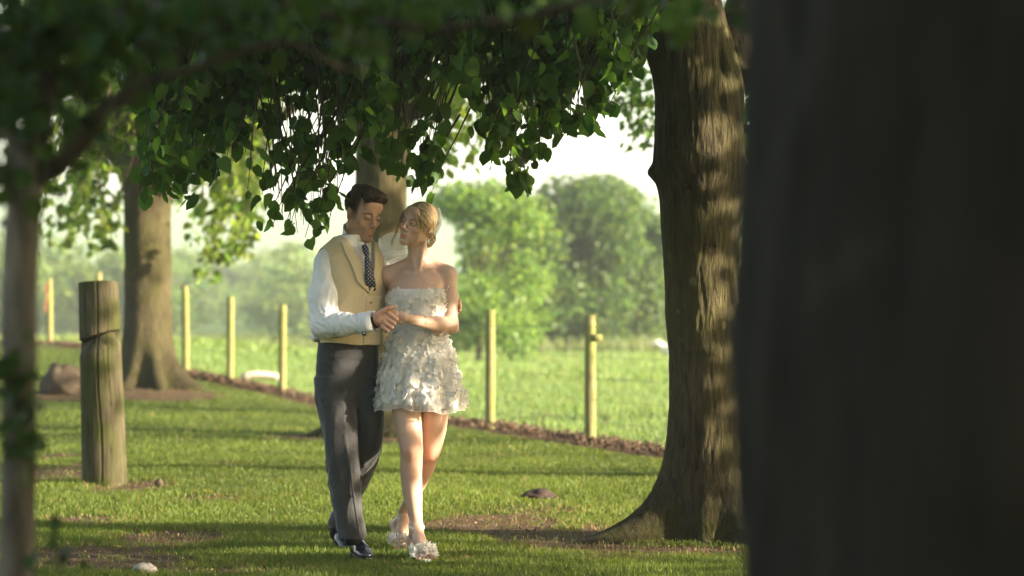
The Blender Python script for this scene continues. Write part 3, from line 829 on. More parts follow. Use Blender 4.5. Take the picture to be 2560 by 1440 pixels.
# ---- trees of the same row outside the picture, to the right: they throw the dappled shade over the couple; the last two are added to block light
def side_tree(x, y, n, rr, z0, z1, seed, label, lo=2.2, tr=0.24):
    T = empty('lime_tree', (x, y, 0)); tag(T, label, 'tree', 'lime trees beyond the edge of the picture')
    trunk('trunk', [(0, x, y, tr + .05), (.6, x, y, tr), (4, x, y, tr * .8), (8, x, y, .1)], T, M_BARK, nseg=32, nz_=50, seed=seed)
    r = np.random.RandomState(seed)
    u = r.normal(size=(n, 3)); u /= np.linalg.norm(u, axis=1, keepdims=True); q = u * (r.rand(n) ** .45)[:, None] * np.array([rr, rr, (z1 - z0) / 2]) + np.array([x, y, (z0 + z1) / 2])
    cl = fbm(q * .9 + seed, 3); q = q[(cl > -0.17) & (q[:, 2] > lo + 0.5 * noise(q * 1.1))]
    tree_leaves(T, q, M_LIME, .16, r)
    return T
side_tree(7.8, 8.8, 15000, 3.6, 1.0, 9.5, 61, 'lime tree shading the couple from beyond the right edge of the picture', 1.35)
side_tree(10.2, 16.2, 4200, 3.2, 3.2, 10.0, 62, 'second lime tree of the row beyond the right edge of the picture', 3.5)
side_tree(11.6, 20.6, 4200, 3.2, 3.2, 10.0, 64, 'third lime tree of the row beyond the right edge of the picture', 3.8)
side_tree(10.0, 26.5, 4200, 3.2, 3.4, 10.0, 65, 'fourth lime tree of the row beyond the right edge of the picture', 3.9)
side_tree(3.4, -2.8, 12000, 2.7, 0.3, 8.5, 66, 'unseen lime tree added behind the camera to block sky light', 0.4)  # added out of view: its dense crown darkens the big near trunk
side_tree(5.0, 3.5, 12000, 2.7, 0.4, 8.0, 63, 'unseen lime tree added beside the camera to shade the near trunks and lawn', 0.6)  # added out of view to keep the sun off the near trunks and lawn

# ------------------------------------------------------------------ trees across the field, hedges, hills
def puff_tree(name, base, hgt, wid, n, leaf, mat, seed, label, group, lobes=9, trunk_r=.3, cat='tree', thr=-.32, lift=.12, dep=.9):
    T = empty(name, base); tag(T, label, cat, group)
    r = np.random.RandomState(seed)
    L = []
    for _ in range(lobes):
        a = r.uniform(0, 6.28); q = r.rand() ** .5
        zz = lift + (1 - lift) * r.rand()
        ww = wid * .5 * math.sqrt(max(0.08, 1 - (1.75 * (zz - .45)) ** 2))
        L.append((math.cos(a) * ww * q, math.sin(a) * ww * q * dep, hgt * min(zz, .86), wid * r.uniform(.17, .28)))
    P = []
    for lx, ly, lz, lr in L:
        m_ = n // lobes; u = r.normal(size=(m_, 3)); u /= np.linalg.norm(u, axis=1, keepdims=True)
        q = u * (r.rand(m_) ** .4)[:, None] * lr * np.array([1, 1, .8]) + np.array([lx, ly, lz]); P.append(q)
    P = np.concatenate(P); P = P[fbm(P * (2.2 / (wid * .2)) + seed, 2) > thr]
    P[:, 2] = np.maximum(P[:, 2], hgt * .02)
    P += np.asarray(base)
    V, Fq = join([tube([np.asarray(base) + np.array([0, 0, -.2]), np.asarray(base) + np.array([.02 * hgt, 0, hgt * .4]), np.asarray(base) + np.array([0, 0, hgt * .75])], [trunk_r, trunk_r * .7, trunk_r * .25], 8)] +
                 [tube([np.asarray(base) + np.array([0, 0, hgt * .25]), np.asarray(base) + np.array(l[:3])], [trunk_r * .5, trunk_r * .12], 6) for l in L])
    mesh_np('trunk', V, Fq, M_BARK, T, cols=np.full((len(V), 3), .9))
    tree_leaves(T, P, mat, leaf, r, droop=.3, name='crown', v=.2)
    return T
d = 62.0
p = W(1195, 0, d); puff_tree('field_maple', (p[0], d, gz(p[0], d) - .05), 4.9, 3.6, 15000, .135, M_FIELD, 71, 'bright yellow-green young tree behind the bride, at the edge of the field', None, 26, .09, lift=.10, thr=-.12)
d = 82.0
p = W(1455, 0, d); puff_tree('oak_tree', (p[0], d, gz(p[0], d) - .1), 5.9, 5.3, 30000, .19, M_OAKN, 72, 'broad rounded oak across the field, left of the near trunk', 'oaks across the field', 40, .25, lift=.04, thr=-.5)
p = W(1640, 0, d); puff_tree('oak_tree', (p[0], d + 3, gz(p[0], d) - .1), 4.9, 4.8, 20000, .19, M_OAKN, 73, 'lower oak across the field, partly hidden behind the near trunk', 'oaks across the field', 18, .3, lift=.05)
p = W(1830, 0, d); puff_tree('oak_tree', (p[0], d + 8, gz(p[0], d) - .1), 5.2, 6, 9000, .26, M_OAKN, 74, 'oak across the field showing right of the near trunk', 'oaks across the field', 16, .3, lift=.05)
p = W(1290, 0, 108); puff_tree('oak_tree', (p[0], 108, gz(p[0], 108) - .1), 5.2, 5, 9000, .26, M_OAKN, 75, 'oak in the gap between the yellow-green tree and the broad oak', 'oaks across the field', 16, .3, lift=.05)
# wooded slope on the left
r = np.random.RandomState(81)
proto = []
for k in range(4):
    T = puff_tree('hill_tree', (0, 0, 0), 8.5 + k, 8.5 + 1.2 * k, 1500, .62, (M_OAK, M_FIELD, M_OAK, M_LIMEB)[k], 82 + k, 'tree on the hazy wooded slope beyond the fence', 'trees on the hazy wooded slope', 14, .3, lift=.05)
    proto.append(T)
spots = []
for d in np.linspace(165, 450, 22):
    for _ in range(7):
        px = r.uniform(-60, 1000); dd = d + r.uniform(-7, 7); x = (px - 1280) * dd / FPX
        spots.append((x, dd))
def copy_tree(o, parent=None):
    c = o.copy(); COL.objects.link(c)
    if parent is not None: c.parent = parent
    for ch in [q for q in bpy.data.objects if q.parent is o]: copy_tree(ch, c)
    return c
for i, (x, y) in enumerate(spots):
    T = proto[i] if i < 4 else copy_tree(proto[i % 4])
    T.location = (x, y, float(gz(x, y)) - .3); s = r.uniform(.45, .72) * (1 + .25 * (r.rand() < .12)); T.scale = (s, s, s * r.uniform(.85, 1.1)); T.rotation_euler = (0, 0, r.uniform(0, 6.28))
# tall grass and hedge bottom at the far edge of the field
r = np.random.RandomState(91); n = 16000
x = r.uniform(-26, 14, n); y = r.uniform(78, 92, n)
t = r.rand(n)[:, None]; col = (1 - t) * np.array([.12, .19, .055]) + t * np.array([.24, .27, .12])
tag(blades('tall_grass', x, y, gz(x, y), .35 + .4 * r.rand(n), np.full(n, .06), col, M_GRASS, 92), kind='stuff')

# ------------------------------------------------------------------ post-and-wire fence
def m_post(name, c1, c2, c3):
    m, nt, out = nodes(name)
    v = coords(nt, (1, 1, .06)); v2 = coords(nt)
    f = nz(nt, v, 45, 5, .65); g = nz(nt, v2, 4, 4)
    c = ramp(nt, f, [(.3, c1), (.65, c2)])
    c = mixc(nt, ramp(nt, g, [(.4, (0, 0, 0)), (.62, (1, 1, 1))]), c, c3)
    c = mixc(nt, ramp(nt, nz(nt, v, 26, 3, .5, .3), [(.30, (1, 1, 1)), (.36, (0, 0, 0))]), c, tuple(q * .3 for q in c1))
    return fin(m, nt, out, pbsdf(nt, c, .9, .15, bumpn(nt, f, .6, .01)))
M_FPOST = m_post('treated_post', (.15, .14, .055), (.26, .245, .11), (.20, .21, .07))
M_WIRE = m_plain('galvanised_wire', (.16, .16, .14), .7, .2, .1)
FN = empty('wire_fence', FENCE[3]); tag(FN, 'stock fence of round timber posts and wire netting along the edge of the lawn', 'fence')
r = np.random.RandomState(95)
tops = {2: 787, 3: 775, 5: 762, 6: 742, 7: 715, 10: 697}
for i, p in enumerate(FENCE):
    top = EYE - (tops[i] - 793) * p[1] / FPX if i in tops else p[2] + 1.3
    h = top - p[2]; l = r.normal(0, .012, 2)
    q = catmull([p - [0, 0, .2], p + [l[0] * .5, l[1], h * .5], [p[0] + l[0], p[1] + l[1], top]], 5)
    V, Fq = tube(q, 0.054 * (1 + .05 * r.normal(size=len(q)) * 0 + np.linspace(.04, -.06, len(q))), 16)
    mesh_np('post', V, Fq, M_FPOST, FN)
p = W(1492, 845, 22.6); V, Fq = tube([p - [.06, 0, 0.0], p + [.05, -.01, 0.0]], .036, 6); mesh_np('batten', V, Fq, M_FPOST, FN)
for hgt in (.22, .42, .62, .82, 1.1):
    q = [np.array([p[0], p[1] - .06, p[2] + hgt]) for p in FENCE]
    V, Fq = tube(q, .0018 if hgt < 1 else .0024, 4); mesh_np('wire', V, Fq, M_WIRE, FN)
tb = []
for a, b in zip(FENCE[:-1], FENCE[1:]):
    L = np.linalg.norm(b - a)
    for t in np.arange(0.15, L, .15) / L:
        q = a + (b - a) * t; tb.append(tube([q + [0, -.06, .04], q + [0, -.06, .82]], .0011, 3, False))
V, Fq = join(tb); tag(mesh_np('netting', V, Fq, M_WIRE, FN), kind='stuff')
# faded orange twine hanging from the far left post
p = W(117, 735, 43.9); V, Fq = tube(catmull([p + [0, 0, .2], p + [-.03, 0, .08], p + [.02, 0, -.05], p + [-.035, 0, -.22], p + [-.01, 0, -.34]], 5), [.013] * 20 + [.008], 6)
tag(mesh_np('rope', V, Fq, m_plain('faded_rope', (.42, .16, .09), .9)), 'faded red rope hanging against the leftmost fence post', 'rope')
# far fence with thin posts at the end of the field
FF = empty('field_fence', W(1400, 870, 84)); tag(FF, 'low pale fence of thin posts at the far end of the field', 'fence')
pr = []
for px in list(range(1130, 1680, 26)):
    dd = 84 + 1.5 * math.sin(px); x = (px - 1280) * dd / FPX; z = float(gz(x, dd))
    V, Fq = tube([(x, dd, z - .1), (x, dd, z + .8)], .022, 6); mesh_np('post', V, Fq, M_FPOST, FF); pr.append((x, dd - .05, z))
for hgt in (.4, .85):
    V, Fq = tube([(a, b, c + hgt) for a, b, c in pr], .008, 4); mesh_np('wire', V, Fq, M_WIRE, FF)

# ------------------------------------------------------------------ notched timber post, rock, log, stones
M_TPOST = m_post('weathered_post', (.020, .017, .011), (.100, .085, .052), (.044, .050, .012))
d = 17.6
q = []
a0, a1 = W(263, 1212, d), W(246, 706, d); a0[2] = -.1
nzp, ns = 420, 150
zz = np.linspace(0, 1, nzp); th = np.arange(ns) * 2 * np.pi / ns
C = a0 + (a1 - a0) * zz[:, None]; Rr = (.163 - .019 * zz)[:, None] * np.ones((1, ns))
zw = C[:, 2][:, None] * np.ones((1, ns))
nw = W(0, 838, d)[2] + (np.cos(th) * .035)[None]          # the notch slopes up to the right
f = np.clip((nw - zw), -.02, .2)
cut = np.where((f > 0) & (f < .12), .062 * (1 - f / .12) ** 1.3 + .05 * (f < .014), 0) * smooth(0.25, -0.25, np.sin(th))[None]
ck = np.abs(np.angle(np.exp(1j * (th - rad(-88) - .05 * np.sin(zw * 6)))))
crack = .022 * np.exp(-(ck / .026) ** 2) + .01 * np.exp(-((np.abs(np.angle(np.exp(1j * (th - rad(-60) + .04 * np.sin(zw * 9)))))) / .022) ** 2) * (zw > .55)
Rr = Rr - cut - crack + .004 * fbm(np.stack([np.cos(th)[None] * 3 + 0 * zw, np.sin(th)[None] * 3 + 0 * zw, zw * 2], -1), 3) + .0025 * noise(np.stack([np.cos(th)[None] * 22 + 0 * zw, np.sin(th)[None] * 22 + 0 * zw, zw * 1.5], -1))
P = np.stack([C[:, 0][:, None] + Rr * np.cos(th), C[:, 1][:, None] + Rr * np.sin(th), zw + .012 * np.cos(th + 1)[None] * zz[:, None]], -1).reshape(-1, 3)
i = np.arange(nzp - 1)[:, None] * ns; j = np.arange(ns)[None]; k = (j + 1) % ns
Fq = np.stack([i + j, i + k, i + ns + k, i + ns + j], -1).reshape(-1, 4)
P = np.concatenate([P, [C[-1] + [0, 0, .004]]]); e = (nzp - 1) * ns
TP = mesh_np('timber_post', P, [Fq, np.stack([e + j[0], e + k[0], np.full(ns, len(P) - 1)], -1)], M_TPOST)
tag(TP, 'thick round weathered timber post with a sloping notch, leaning on the lawn', 'post')
def rock(name, c, r3, seed, mat, label, cat, rot=0.0, sub=4):
    n1, n2 = 28, 18
    u = np.arange(n1) * 2 * np.pi / n1; v = np.linspace(-.5, .5, n2) * np.pi
    S = np.stack([np.cos(v)[:, None] * np.cos(u), np.cos(v)[:, None] * np.sin(u), np.sin(v)[:, None] * np.ones((1, n1))], -1).reshape(-1, 3)
    S = S * (1 + .45 * fbm(S * 1.4 + seed, 4))[:, None]
    S = np.clip(S, -1.0, 1.0) * np.stack([1 - .25 * np.maximum(S[:, 2], 0), 1 - .25 * np.maximum(S[:, 2], 0), 1 + 0 * S[:, 2]], -1) * np.asarray(r3); cs, sn = math.cos(rot), math.sin(rot)
    V = np.stack([S[:, 0] * cs - S[:, 1] * sn, S[:, 0] * sn + S[:, 1] * cs, S[:, 2]], -1) + np.asarray(c)
    i = np.arange(n2 - 1)[:, None] * n1; j = np.arange(n1)[None]; k = (j + 1) % n1
    return tag(mesh_np(name, V, np.stack([i + j, i + k, i + n1 + k, i + n1 + j], -1).reshape(-1, 4), mat), label, cat)
M_ROCK = m_plain('rock_face', (.075, .058, .04), .9, .2, .45, 7, bump=.9, bscale=25)
M_STONE = m_plain('pale_stone', (.30, .27, .24), .85, .2, .3, 14, bump=.7, bscale=50)
d = ground_at(160, 985)[0] ; p = W(160, 978, d); rock('boulder', (p[0], d, p[2] + .1), (.30, .26, .27), 3, M_ROCK, 'brown boulder on the lawn behind the notched timber post', 'boulder', .5)
d = ground_at(360, 1432)[0]; p = W(362, 1432, d); rock('stone', (p[0], d, .005), (.06, .05, .035), 9, M_STONE, 'small pale stone half sunk in bare earth near the bottom left', 'stone')
d = ground_at(398, 1218)[0]; p = W(398, 1212, d); rock('fir_cone', (p[0], d, .03), (.03, .03, .032), 14, M_ROCK, 'small brown cone lying on the grass right of the timber post', 'cone')
d = ground_at(1345, 1246)[0]; p = W(1345, 1243, d); rock('stump', (p[0], d, .01), (.12, .14, .05), 17, M_SCAR, 'low dark rotten stump in the lawn left of the near trunk', 'stump')
p = W(648, 940, 34.5); V, Fq = tube(catmull([p + [-.26, 0, -.02], p + [-.1, 0, .02], p + [.1, .02, .01], p + [.28, .03, -.02]], 5), [.03, .045, .05, .052, .05, .05, .05, .05, .05, .05, .05, .05, .05, .05, .05, .045], 10)
p[2] = gz(p[0], p[1])
tag(mesh_np('log', V, Fq, m_plain('bleached_wood', (.62, .56, .47), .9, .2, .15, 30)), 'bleached white log lying beyond the fence, left of the groom', 'log')
M_YLEAF = m_leaf('fallen_leaf', (.40, .34, .07), .3, (.5, .4, .08))
for px, py, lab, sc_ in [(848, 1370, "fallen yellow leaf beside the groom's rear shoe", .05), (298, 1383, 'fallen pale leaf on bare earth at the lower left', .045), (625, 1317, 'tiny pale petal on the grass left of the groom', .025), (530, 1238, 'dry curled leaf on the grass right of the timber post', .06)]:
    d = ground_at(px, py)[0]; p = W(px, py, d)
    V = LIME[0] * sc_; a = px; V = np.stack([V[:, 0] * math.cos(a) - V[:, 1] * math.sin(a), V[:, 0] * math.sin(a) + V[:, 1] * math.cos(a), V[:, 2] + V[:, 1] * .35 + .02], -1) + np.array([p[0], d, 0])
    tag(mesh_np('fallen_leaf', V, LIME[1], M_YLEAF, cols=np.full((len(V), 3), 1.0)), lab, 'leaf', 'leaves fallen on the lawn')
d = 12.75; p = W(1000, 0, 12.0)
V, Fq = tube([W(1150, 1340, 13.2) * [1, 1, 0] + [0, 0, .012], W(1190, 1343, 13.15) * [1, 1, 0] + [0, 0, .02], W(1238, 1346, 13.1) * [1, 1, 0] + [0, 0, .012]], [.006, .008, .005], 6)
tag(mesh_np('fallen_twig', V, Fq, M_TWIG), 'dark twig lying on the bare earth between the bride and the near trunk', 'twig')
# sheep far out in the field, mostly behind the near trunk
p = W(1688, 884, 71); b = np.array([p[0], 71, gz(p[0], 71) - .28])
SH = empty('sheep', b); tag(SH, 'white sheep lying in the far field, mostly hidden behind the near trunk', 'sheep')
sh_ops = [(ell(b + [0, 0, .52], (.42, .2, .23)), 'u', .02), (cone(b + [-.36, 0, .6], b + [-.52, 0, .72], .11, .09), 'u', .05), (ell(b + [-.6, 0, .7], (.13, .07, .08)), 'u', .03)]
sdf_obj('body', sh_ops, b - [.85, .35, .1], b + [.6, .35, 1], .025, m_plain('wool', (.72, .68, .6), .95, .1), SH)

# ------------------------------------------------------------------ young tree close to the camera on the left (out of focus)
T4 = empty('birch_tree', (W(50, 0, 5.0)[0], 5.0, 0)); tag(T4, 'slim pale-barked young tree close to the camera at the left edge, out of focus', 'tree')
rows = [(380, 28, 112), (450, 25, 108), (560, 14, 100), (700, 8, 93), (900, 4, 90), (1100, 3, 88), (1300, 2, 84), (1500, 0, 84), (1900, -8, 92), (2250, -15, 100)]
trunk('trunk', prof_px(rows, 5.0), T4, M_BARKG, nseg=32, nz_=90, amp=.006, ridge=.002, seed=21)
limb('branch', [W(60, 420, 5.0), W(95, 300, 5.02), W(125, 150, 5.05), W(150, 0, 5.1), W(170, -200, 5.1)], .034, .014, T4, M_LIMBD, seed=22)
limb('branch', [W(85, 450, 5.0), W(150, 410, 4.98), W(210, 350, 4.96), W(270, 275, 4.95), W(330, 220, 4.95), W(355, 110, 4.98), W(385, 0, 5), W(400, -120, 5)], .022, .010, T4, M_LIMBD, seed=23)
limb('branch', [W(325, 222, 4.95), W(400, 195, 4.93), W(500, 165, 4.9), W(600, 130, 4.9), W(700, 110, 4.9), W(760, 122, 4.92), W(830, 160, 4.95), W(900, 178, 5)], .010, .005, T4, M_LIMBD, seed=24)
limb('branch', [W(350, 150, 4.95), W(430, 128, 5), W(560, 120, 5.05), W(640, 135, 5.1)], .006, .003, T4, M_LIMBD, seed=25)
limb('branch', [W(160, -150, 5.1), W(500, -90, 5), W(800, 30, 5), W(960, 55, 5), W(1100, 72, 5), W(1280, 48, 5), (W(1430, 12, 5)), W(1600, -40, 5)], .012, .008, T4, M_LIMBD, seed=26)
limb('branch', [W(5, 300, 5.0), W(20, 330, 5.0), W(45, 400, 5.0)], .009, .016, T4, M_BARKG, seed=27)
r = np.random.RandomState(101)
q = []
def blob(px, py, sx, sy, n, d0=4.8, d1=5.4):
    a = np.stack([r.normal(px, sx, n), r.normal(py, sy, n)], -1); dd = r.uniform(d0, d1, n)
    q.append(W(a[:, 0], a[:, 1], dd).T)
blob(70, 80, 110, 110, 480); blob(260, 30, 140, 50, 170); blob(700, 10, 190, 22, 130); blob(1000, 8, 130, 18, 60); blob(40, 300, 50, 90, 46); blob(1500, -10, 160, 24, 40); blob(30, 330, 60, 110, 80); blob(870, 70, 50, 40, 26); blob(1690, 45, 34, 26, 12); blob(1760, 15, 30, 14, 8)
blob(480, 70, 120, 50, 70); blob(250, 330, 50, 50, 18); blob(930, 130, 30, 40, 8)
pts = np.concatenate(q)
tree_leaves(T4, pts, M_SHADE, .036, r, LIME, .5)
q = []
blob(50, 1010, 30, 70, 42, 4.85, 4.98); blob(95, 1080, 14, 28, 7, 4.8, 5); blob(60, 1120, 28, 40, 16, 4.85, 4.95); blob(160, 1330, 24, 24, 5, 4.8, 5); blob(130, 1400, 40, 26, 8, 4.8, 5); blob(165, 1425, 25, 14, 4, 4.8, 5); blob(15, 900, 20, 30, 10, 4.85, 5)
tree_leaves(T4, np.concatenate(q), M_SHADE, .028, r, LIME, .4, name='shoots')

# ------------------------------------------------------------------ large dark trunk filling the right side, close to the camera
d = 3.35
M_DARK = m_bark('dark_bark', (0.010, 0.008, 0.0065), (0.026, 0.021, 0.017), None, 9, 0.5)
T5 = empty('plane_tree', (W(1865, 0, d)[0] + .52, d, 0)); tag(T5, 'very large dark tree trunk filling the right side, out of focus', 'tree')
xe = W(1868, 0, d)[0]
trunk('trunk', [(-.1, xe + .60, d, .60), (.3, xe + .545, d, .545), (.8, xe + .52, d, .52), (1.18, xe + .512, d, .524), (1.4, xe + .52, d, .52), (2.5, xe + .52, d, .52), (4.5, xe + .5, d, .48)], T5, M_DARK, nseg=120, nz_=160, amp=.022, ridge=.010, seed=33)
r = np.random.RandomState(111)
u = r.normal(size=(2600, 3)); u /= np.linalg.norm(u, axis=1, keepdims=True); q = u * (r.rand(2600) ** .4)[:, None] * np.array([2.4, 2.4, 2.0]) + np.array([xe + .6, d - .6, 5.6])
tree_leaves(T5, q, M_SHADE, .17, r, name='crown')
# twig of leaves between the two trunks at the right
H5 = pw([(1835, 560), (1850, 590), (1880, 600), (1900, 590)])
tw, pts = hanging(np.random.RandomState(112), 60, (1846, 1960), H5, (14.5, 16.0), 4.2, up=(.5, 1.2), jit=12, pw=.8)
tree_leaves(T1, pts, M_LIME, .07, np.random.RandomState(113), LIME, .6)

# ------------------------------------------------------------------ air
hz = bpy.data.materials.new('air'); hz.use_nodes = True; nt = hz.node_tree
for n in list(nt.nodes): nt.nodes.remove(n)
o_ = nt.nodes.new('ShaderNodeOutputMaterial'); pv = nt.nodes.new('ShaderNodeVolumePrincipled')
pv.inputs['Color'].default_value = (.86, .92, 1, 1); pv.inputs['Density'].default_value = HAZE; pv.inputs['Anisotropy'].default_value = .3
nt.links.new(pv.outputs[0], o_.inputs['Volume'])
xa, xb, ya, yb, za, zb = -1600, 1500, -60, 1400, -2, 80
V = np.array([(x, y, z) for x in (xa, xb) for y in (ya, yb) for z in (za, zb)], dtype=float)
Fq = np.array([(0, 1, 3, 2), (4, 6, 7, 5), (0, 4, 5, 1), (2, 3, 7, 6), (0, 2, 6, 4), (1, 5, 7, 3)])
tag(mesh_np('haze', V, Fq, hz, smooth=False), kind='stuff')

# ------------------------------------------------------------------ people: shared pieces
def rotm(yaw=0, pitch=0, roll=0):
    return np.array((Matrix.Rotation(rad(yaw), 3, 'Z') @ Matrix.Rotation(rad(pitch), 3, 'X') @ Matrix.Rotation(rad(roll), 3, 'Y')))
class Frame:
    """Local frame: x the person's left, y backwards, z up."""
    def __init__(s, O, R, k=1.0): s.O = np.asarray(O, float); s.R = R; s.k = k
    def w(s, p): return s.O + (np.asarray(p, float) * s.k) @ s.R.T
    def l(s, P): return ((P - s.O) @ s.R) / s.k
def head_ops(female, eyes_open):
    f = female
    o = [(ell((0, .014, .034), (.074, .094, .083)), 'u', 0), (ell((0, -.034, -.028), (.0595, .058, .088)), 'u', .025)]
    jw = .044 if f else .050; jz = -.062 if f else -.068; cz = -.104 if f else -.106
    for s in (-1, 1):
        o += [(cone((s * .008, -.078, cz), (s * jw, -.004, jz), .013 if f else .0165, .019), 'u', .022),
              (cone((s * jw, -.004, jz), (s * .064, .008, -.01), .016, .015), 'u', .02),
              (ell((s * .043, -.058, -.029), (.021, .022, .016)), 'u', .016),
              (cone((s * .013, -.0905, .0155), (s * .046, -.074, .019), .006 if f else .0085, .006), 'u', .012)]
    o += [(ell((0, -.083, cz + .004), (.0175 if f else .022, .0145, .0145)), 'u', .016),
          (ell((0, -.080, -.069), (.027, .0195, .024)), 'u', .018),
          (ell((0, -.078, .052), (.05, .018, .034)), 'u', .02)]
    for s in (-1, 1):
        o += [(ell((s * .0325, -.1, .0005), (.0195, .0175, .0125)), 's', .010),
              (ell((s * .031, -.0815, -.001), (.0155, .0135, .0125)), 'u', .003),
              ]
        if eyes_open: o += [(cone((s * .022, -.097, -.004), (s * .041, -.093, -.003), .0022, .0022), 's', .0015)]
    o += [(cone((0, -.090, .010), (0, -.112, -.030), .0068 if f else .0078, .0088 if f else .0102), 'u', .011),
          (ell((0, -.113, -.0335), (.0098, .0095, .009)), 'u', .006)]
    for s in (-1, 1):
        o += [(ell((s * .0115, -.1025, -.0385), (.0075, .009, .0068)), 'u', .005), (ell((s * .0055, -.108, -.0455), (.0035, .005, .003)), 's', .003)]
    o += [(cone((0, -.1015, -.047), (0, -.1005, -.060), .004, .004), 's', .006)]
    lw = .021 if f else .0225
    for s in (-1, 1):
        o += [(cone((0, -.1005, -.0665), (s * lw, -.086, -.0715), .0052, .0022), 'u', .003),
              (cone((0, -.0995, -.0790), (s * lw * .85, -.0865, -.0745), .0062 if f else .0052, .0025), 'u', .003),
              (cone((0, -.1065, -.0727), (s * lw, -.091, -.0727), .0014, .001), 's', .0016)]
    o += [(ell((0, -.097, -.090), (.014, .006, .0035)), 's', .006)]
    for s in (-1, 1):   # ears
        Re = rotm(s * 24, 0, s * 6) @ rotm(0, -12, 0)
        o += [(ell((s * (.0775 if f else .0745), .014, -.008), (.0068, .0175, .0285), Re), 'u', .006), (ell((s * .0815, .012, -.004), (.0055, .010, .019), Re), 's', .004), (ell((s * .0735, .009, -.032), (.0055, .008, .0095), Re), 'u', .004)]
    return o
def hard(ops):
    """A list of operations as one function (evaluated in its own local frame)."""
    return lambda P: ev(ops, P)
def in_frame(ops, fr):
    g = hard(ops)
    return lambda P: g(fr.l(P)) * fr.k
def strands(name, lines, radii, mat, parent, n=4, cols=None, kind=None):
    parts = [tube(l, rr, n, False, .7) for l, rr in zip(lines, radii)]
    V, Fq = join(parts)
    C = None
    if cols is not None: C = np.concatenate([np.repeat(np.asarray(c)[None], len(p[0]), 0) for c, p in zip(cols, parts)])
    return tag(mesh_np(name, V, Fq, mat, parent, cols=C), kind=kind)
def m_skin(name, rough=.48):
    m, nt, out = nodes(name)
    v = coords(nt)
    c = mixc(nt, 1.0, vcol(nt), ramp(nt, nz(nt, v, 28, 4), [(.3, (.94, .92, .92)), (.7, (1.06, 1.05, 1.04))]), 'MULTIPLY')
    return fin(m, nt, out, pbsdf(nt, c, rough, .35, bumpn(nt, nz(nt, v, 380, 3), .12, .002), sss=.18, sss_r=(1, .32, .16), sss_s=.012))
def m_hair(name, rough=.55):
    m, nt, out = nodes(name)
    return fin(m, nt, out, pbsdf(nt, vcol(nt), rough, .3))
def ring_pts(secs, O, yaw, z, th, off=0.0):
    S = np.array(sorted(secs)); f = lambda k: np.interp(z, S[:, 0], S[:, k])
    lx = f(1) + (f(3) + off) * np.cos(th); ly = f(2) + (f(4) + off) * np.sin(th)
    cs, sn = math.cos(yaw), math.sin(yaw)
    return np.stack([O[0] + lx * cs - ly * sn, O[1] + lx * sn + ly * cs, z + 0 * th], -1)
def local(P, O, yaw):
    x = P[..., 0] - O[0]; y = P[..., 1] - O[1]; cs, sn = math.cos(yaw), math.sin(yaw)
    return x * cs + y * sn, -x * sn + y * cs, P[..., 2]
def chain(pts, radii, k=.012):
    return [(cone(a, b, ra, rb), 'u', k) for a, b, ra, rb in zip(pts[:-1], pts[1:], radii[:-1], radii[1:])]

# ================================================================== the groom
GR = empty('person', (P2(878, 0)[0], D0, 0))
tag(GR, 'man in cream waistcoat, dotted navy tie and grey trousers, looking down at the bride', 'person', 'couple walking arm in arm')
GO = P2(875, 800, 0.0); GY_ = rad(40)
hf = Frame(P2(907, 533, -.02), rotm(40, 17, 4), 1.03)
z_ = lambda py: P2(0, py)[2]
GSEC = [(z_(1010), 0, .01, .15, .10), (z_(930), 0, .0, .166, .118), (z_(855), 0, -.01, .152, .108), (z_(800), 0, -.012, .152, .108), (z_(740), 0, -.012, .163, .118), (z_(690), 0, -.008, .172, .122), (z_(650), 0, 0, .172, .112), (z_(625), 0, 0, .152, .092), (z_(605), 0, -.012, .105, .075), (z_(585), 0, -.03, .066, .066)]
sh_r, el_r, wr_r = P2(815, 668, -.09), P2(806, 812, -.17), P2(934, 800, -.31)
sh_l, el_l, wr_l = P2(935, 668, .10), P2(1040, 790, .27), P2(1120, 770, .16)
hip_r, kn_r, an_r = P2(840, 950, -.03), P2(852, 1135, -.10), P2(882, 1335, -.05)
hip_l, kn_l, an_l = P2(910, 950, .03), P2(922, 1120, .06), P2(848, 1322, .50)
# hands (clasping the bride's)
def hand_r():
    d = -.335
    o = [(cone(wr_r, P2(946, 797, d + .01), .027, .030), 'u', .015), (ell(P2(955, 797, d + .005), (.033, .021, .043), rotm(0, 0, -18)), 'u', .016), (ell(P2(964, 799, d - .002), (.02, .02, .036), rotm(0, 0, -14)), 'u', .012)]
    F_ = [((971, 783), (990, 797), (980, 806), .0105), ((968, 795), (986, 809), (976, 815), .0105), ((963, 807), (980, 819), (970, 822), .0100), ((957, 817), (970, 827), (962, 828), .0088)]
    for (a, b, c, rr) in F_:
        A, B, Cc = P2(*a, d - .012), P2(*b, d - .020), P2(*c, d + .035)
        o += [(cone(A, B, rr * 1.1, rr), 'u', .006), (cone(B, Cc, rr, rr * .85), 'u', .003)]
    o += chain([P2(946, 788, d - .008), P2(959, 777, d - .018), P2(974, 770, d - .02), P2(988, 766, d - .012)], [.017, .0125, .0105, .0085], .008)
    return o
def hand_l():
    o = [(cone(wr_l, P2(1138, 768, .12), .026, .028), 'u', .015), (ell(P2(1140, 768, .10), (.022, .04, .04)), 'u', .015)]
    for a, b in [((1149, 752), (1150, 757)), ((1150, 764), (1151, 767)), ((1150, 774), (1150, 776))]:
        o += [(cone(P2(*a, .09), P2(*b, .02), .0095, .0085), 'u', .006), (cone(P2(*b, .02), P2(b[0] - 2, b[1] + 2, -.012), .0085, .0075), 'u', .002)]
    return o
neck_b = P2(893, 640, .005)
g_ops = [(in_frame(head_ops(False, False), hf), 'u', 0),
         (cone(neck_b, hf.w((0, .022, -.075)), .060, .056), 'u', .02), (loft(GSEC, GO, GY_, -.012), 'u', .02)]
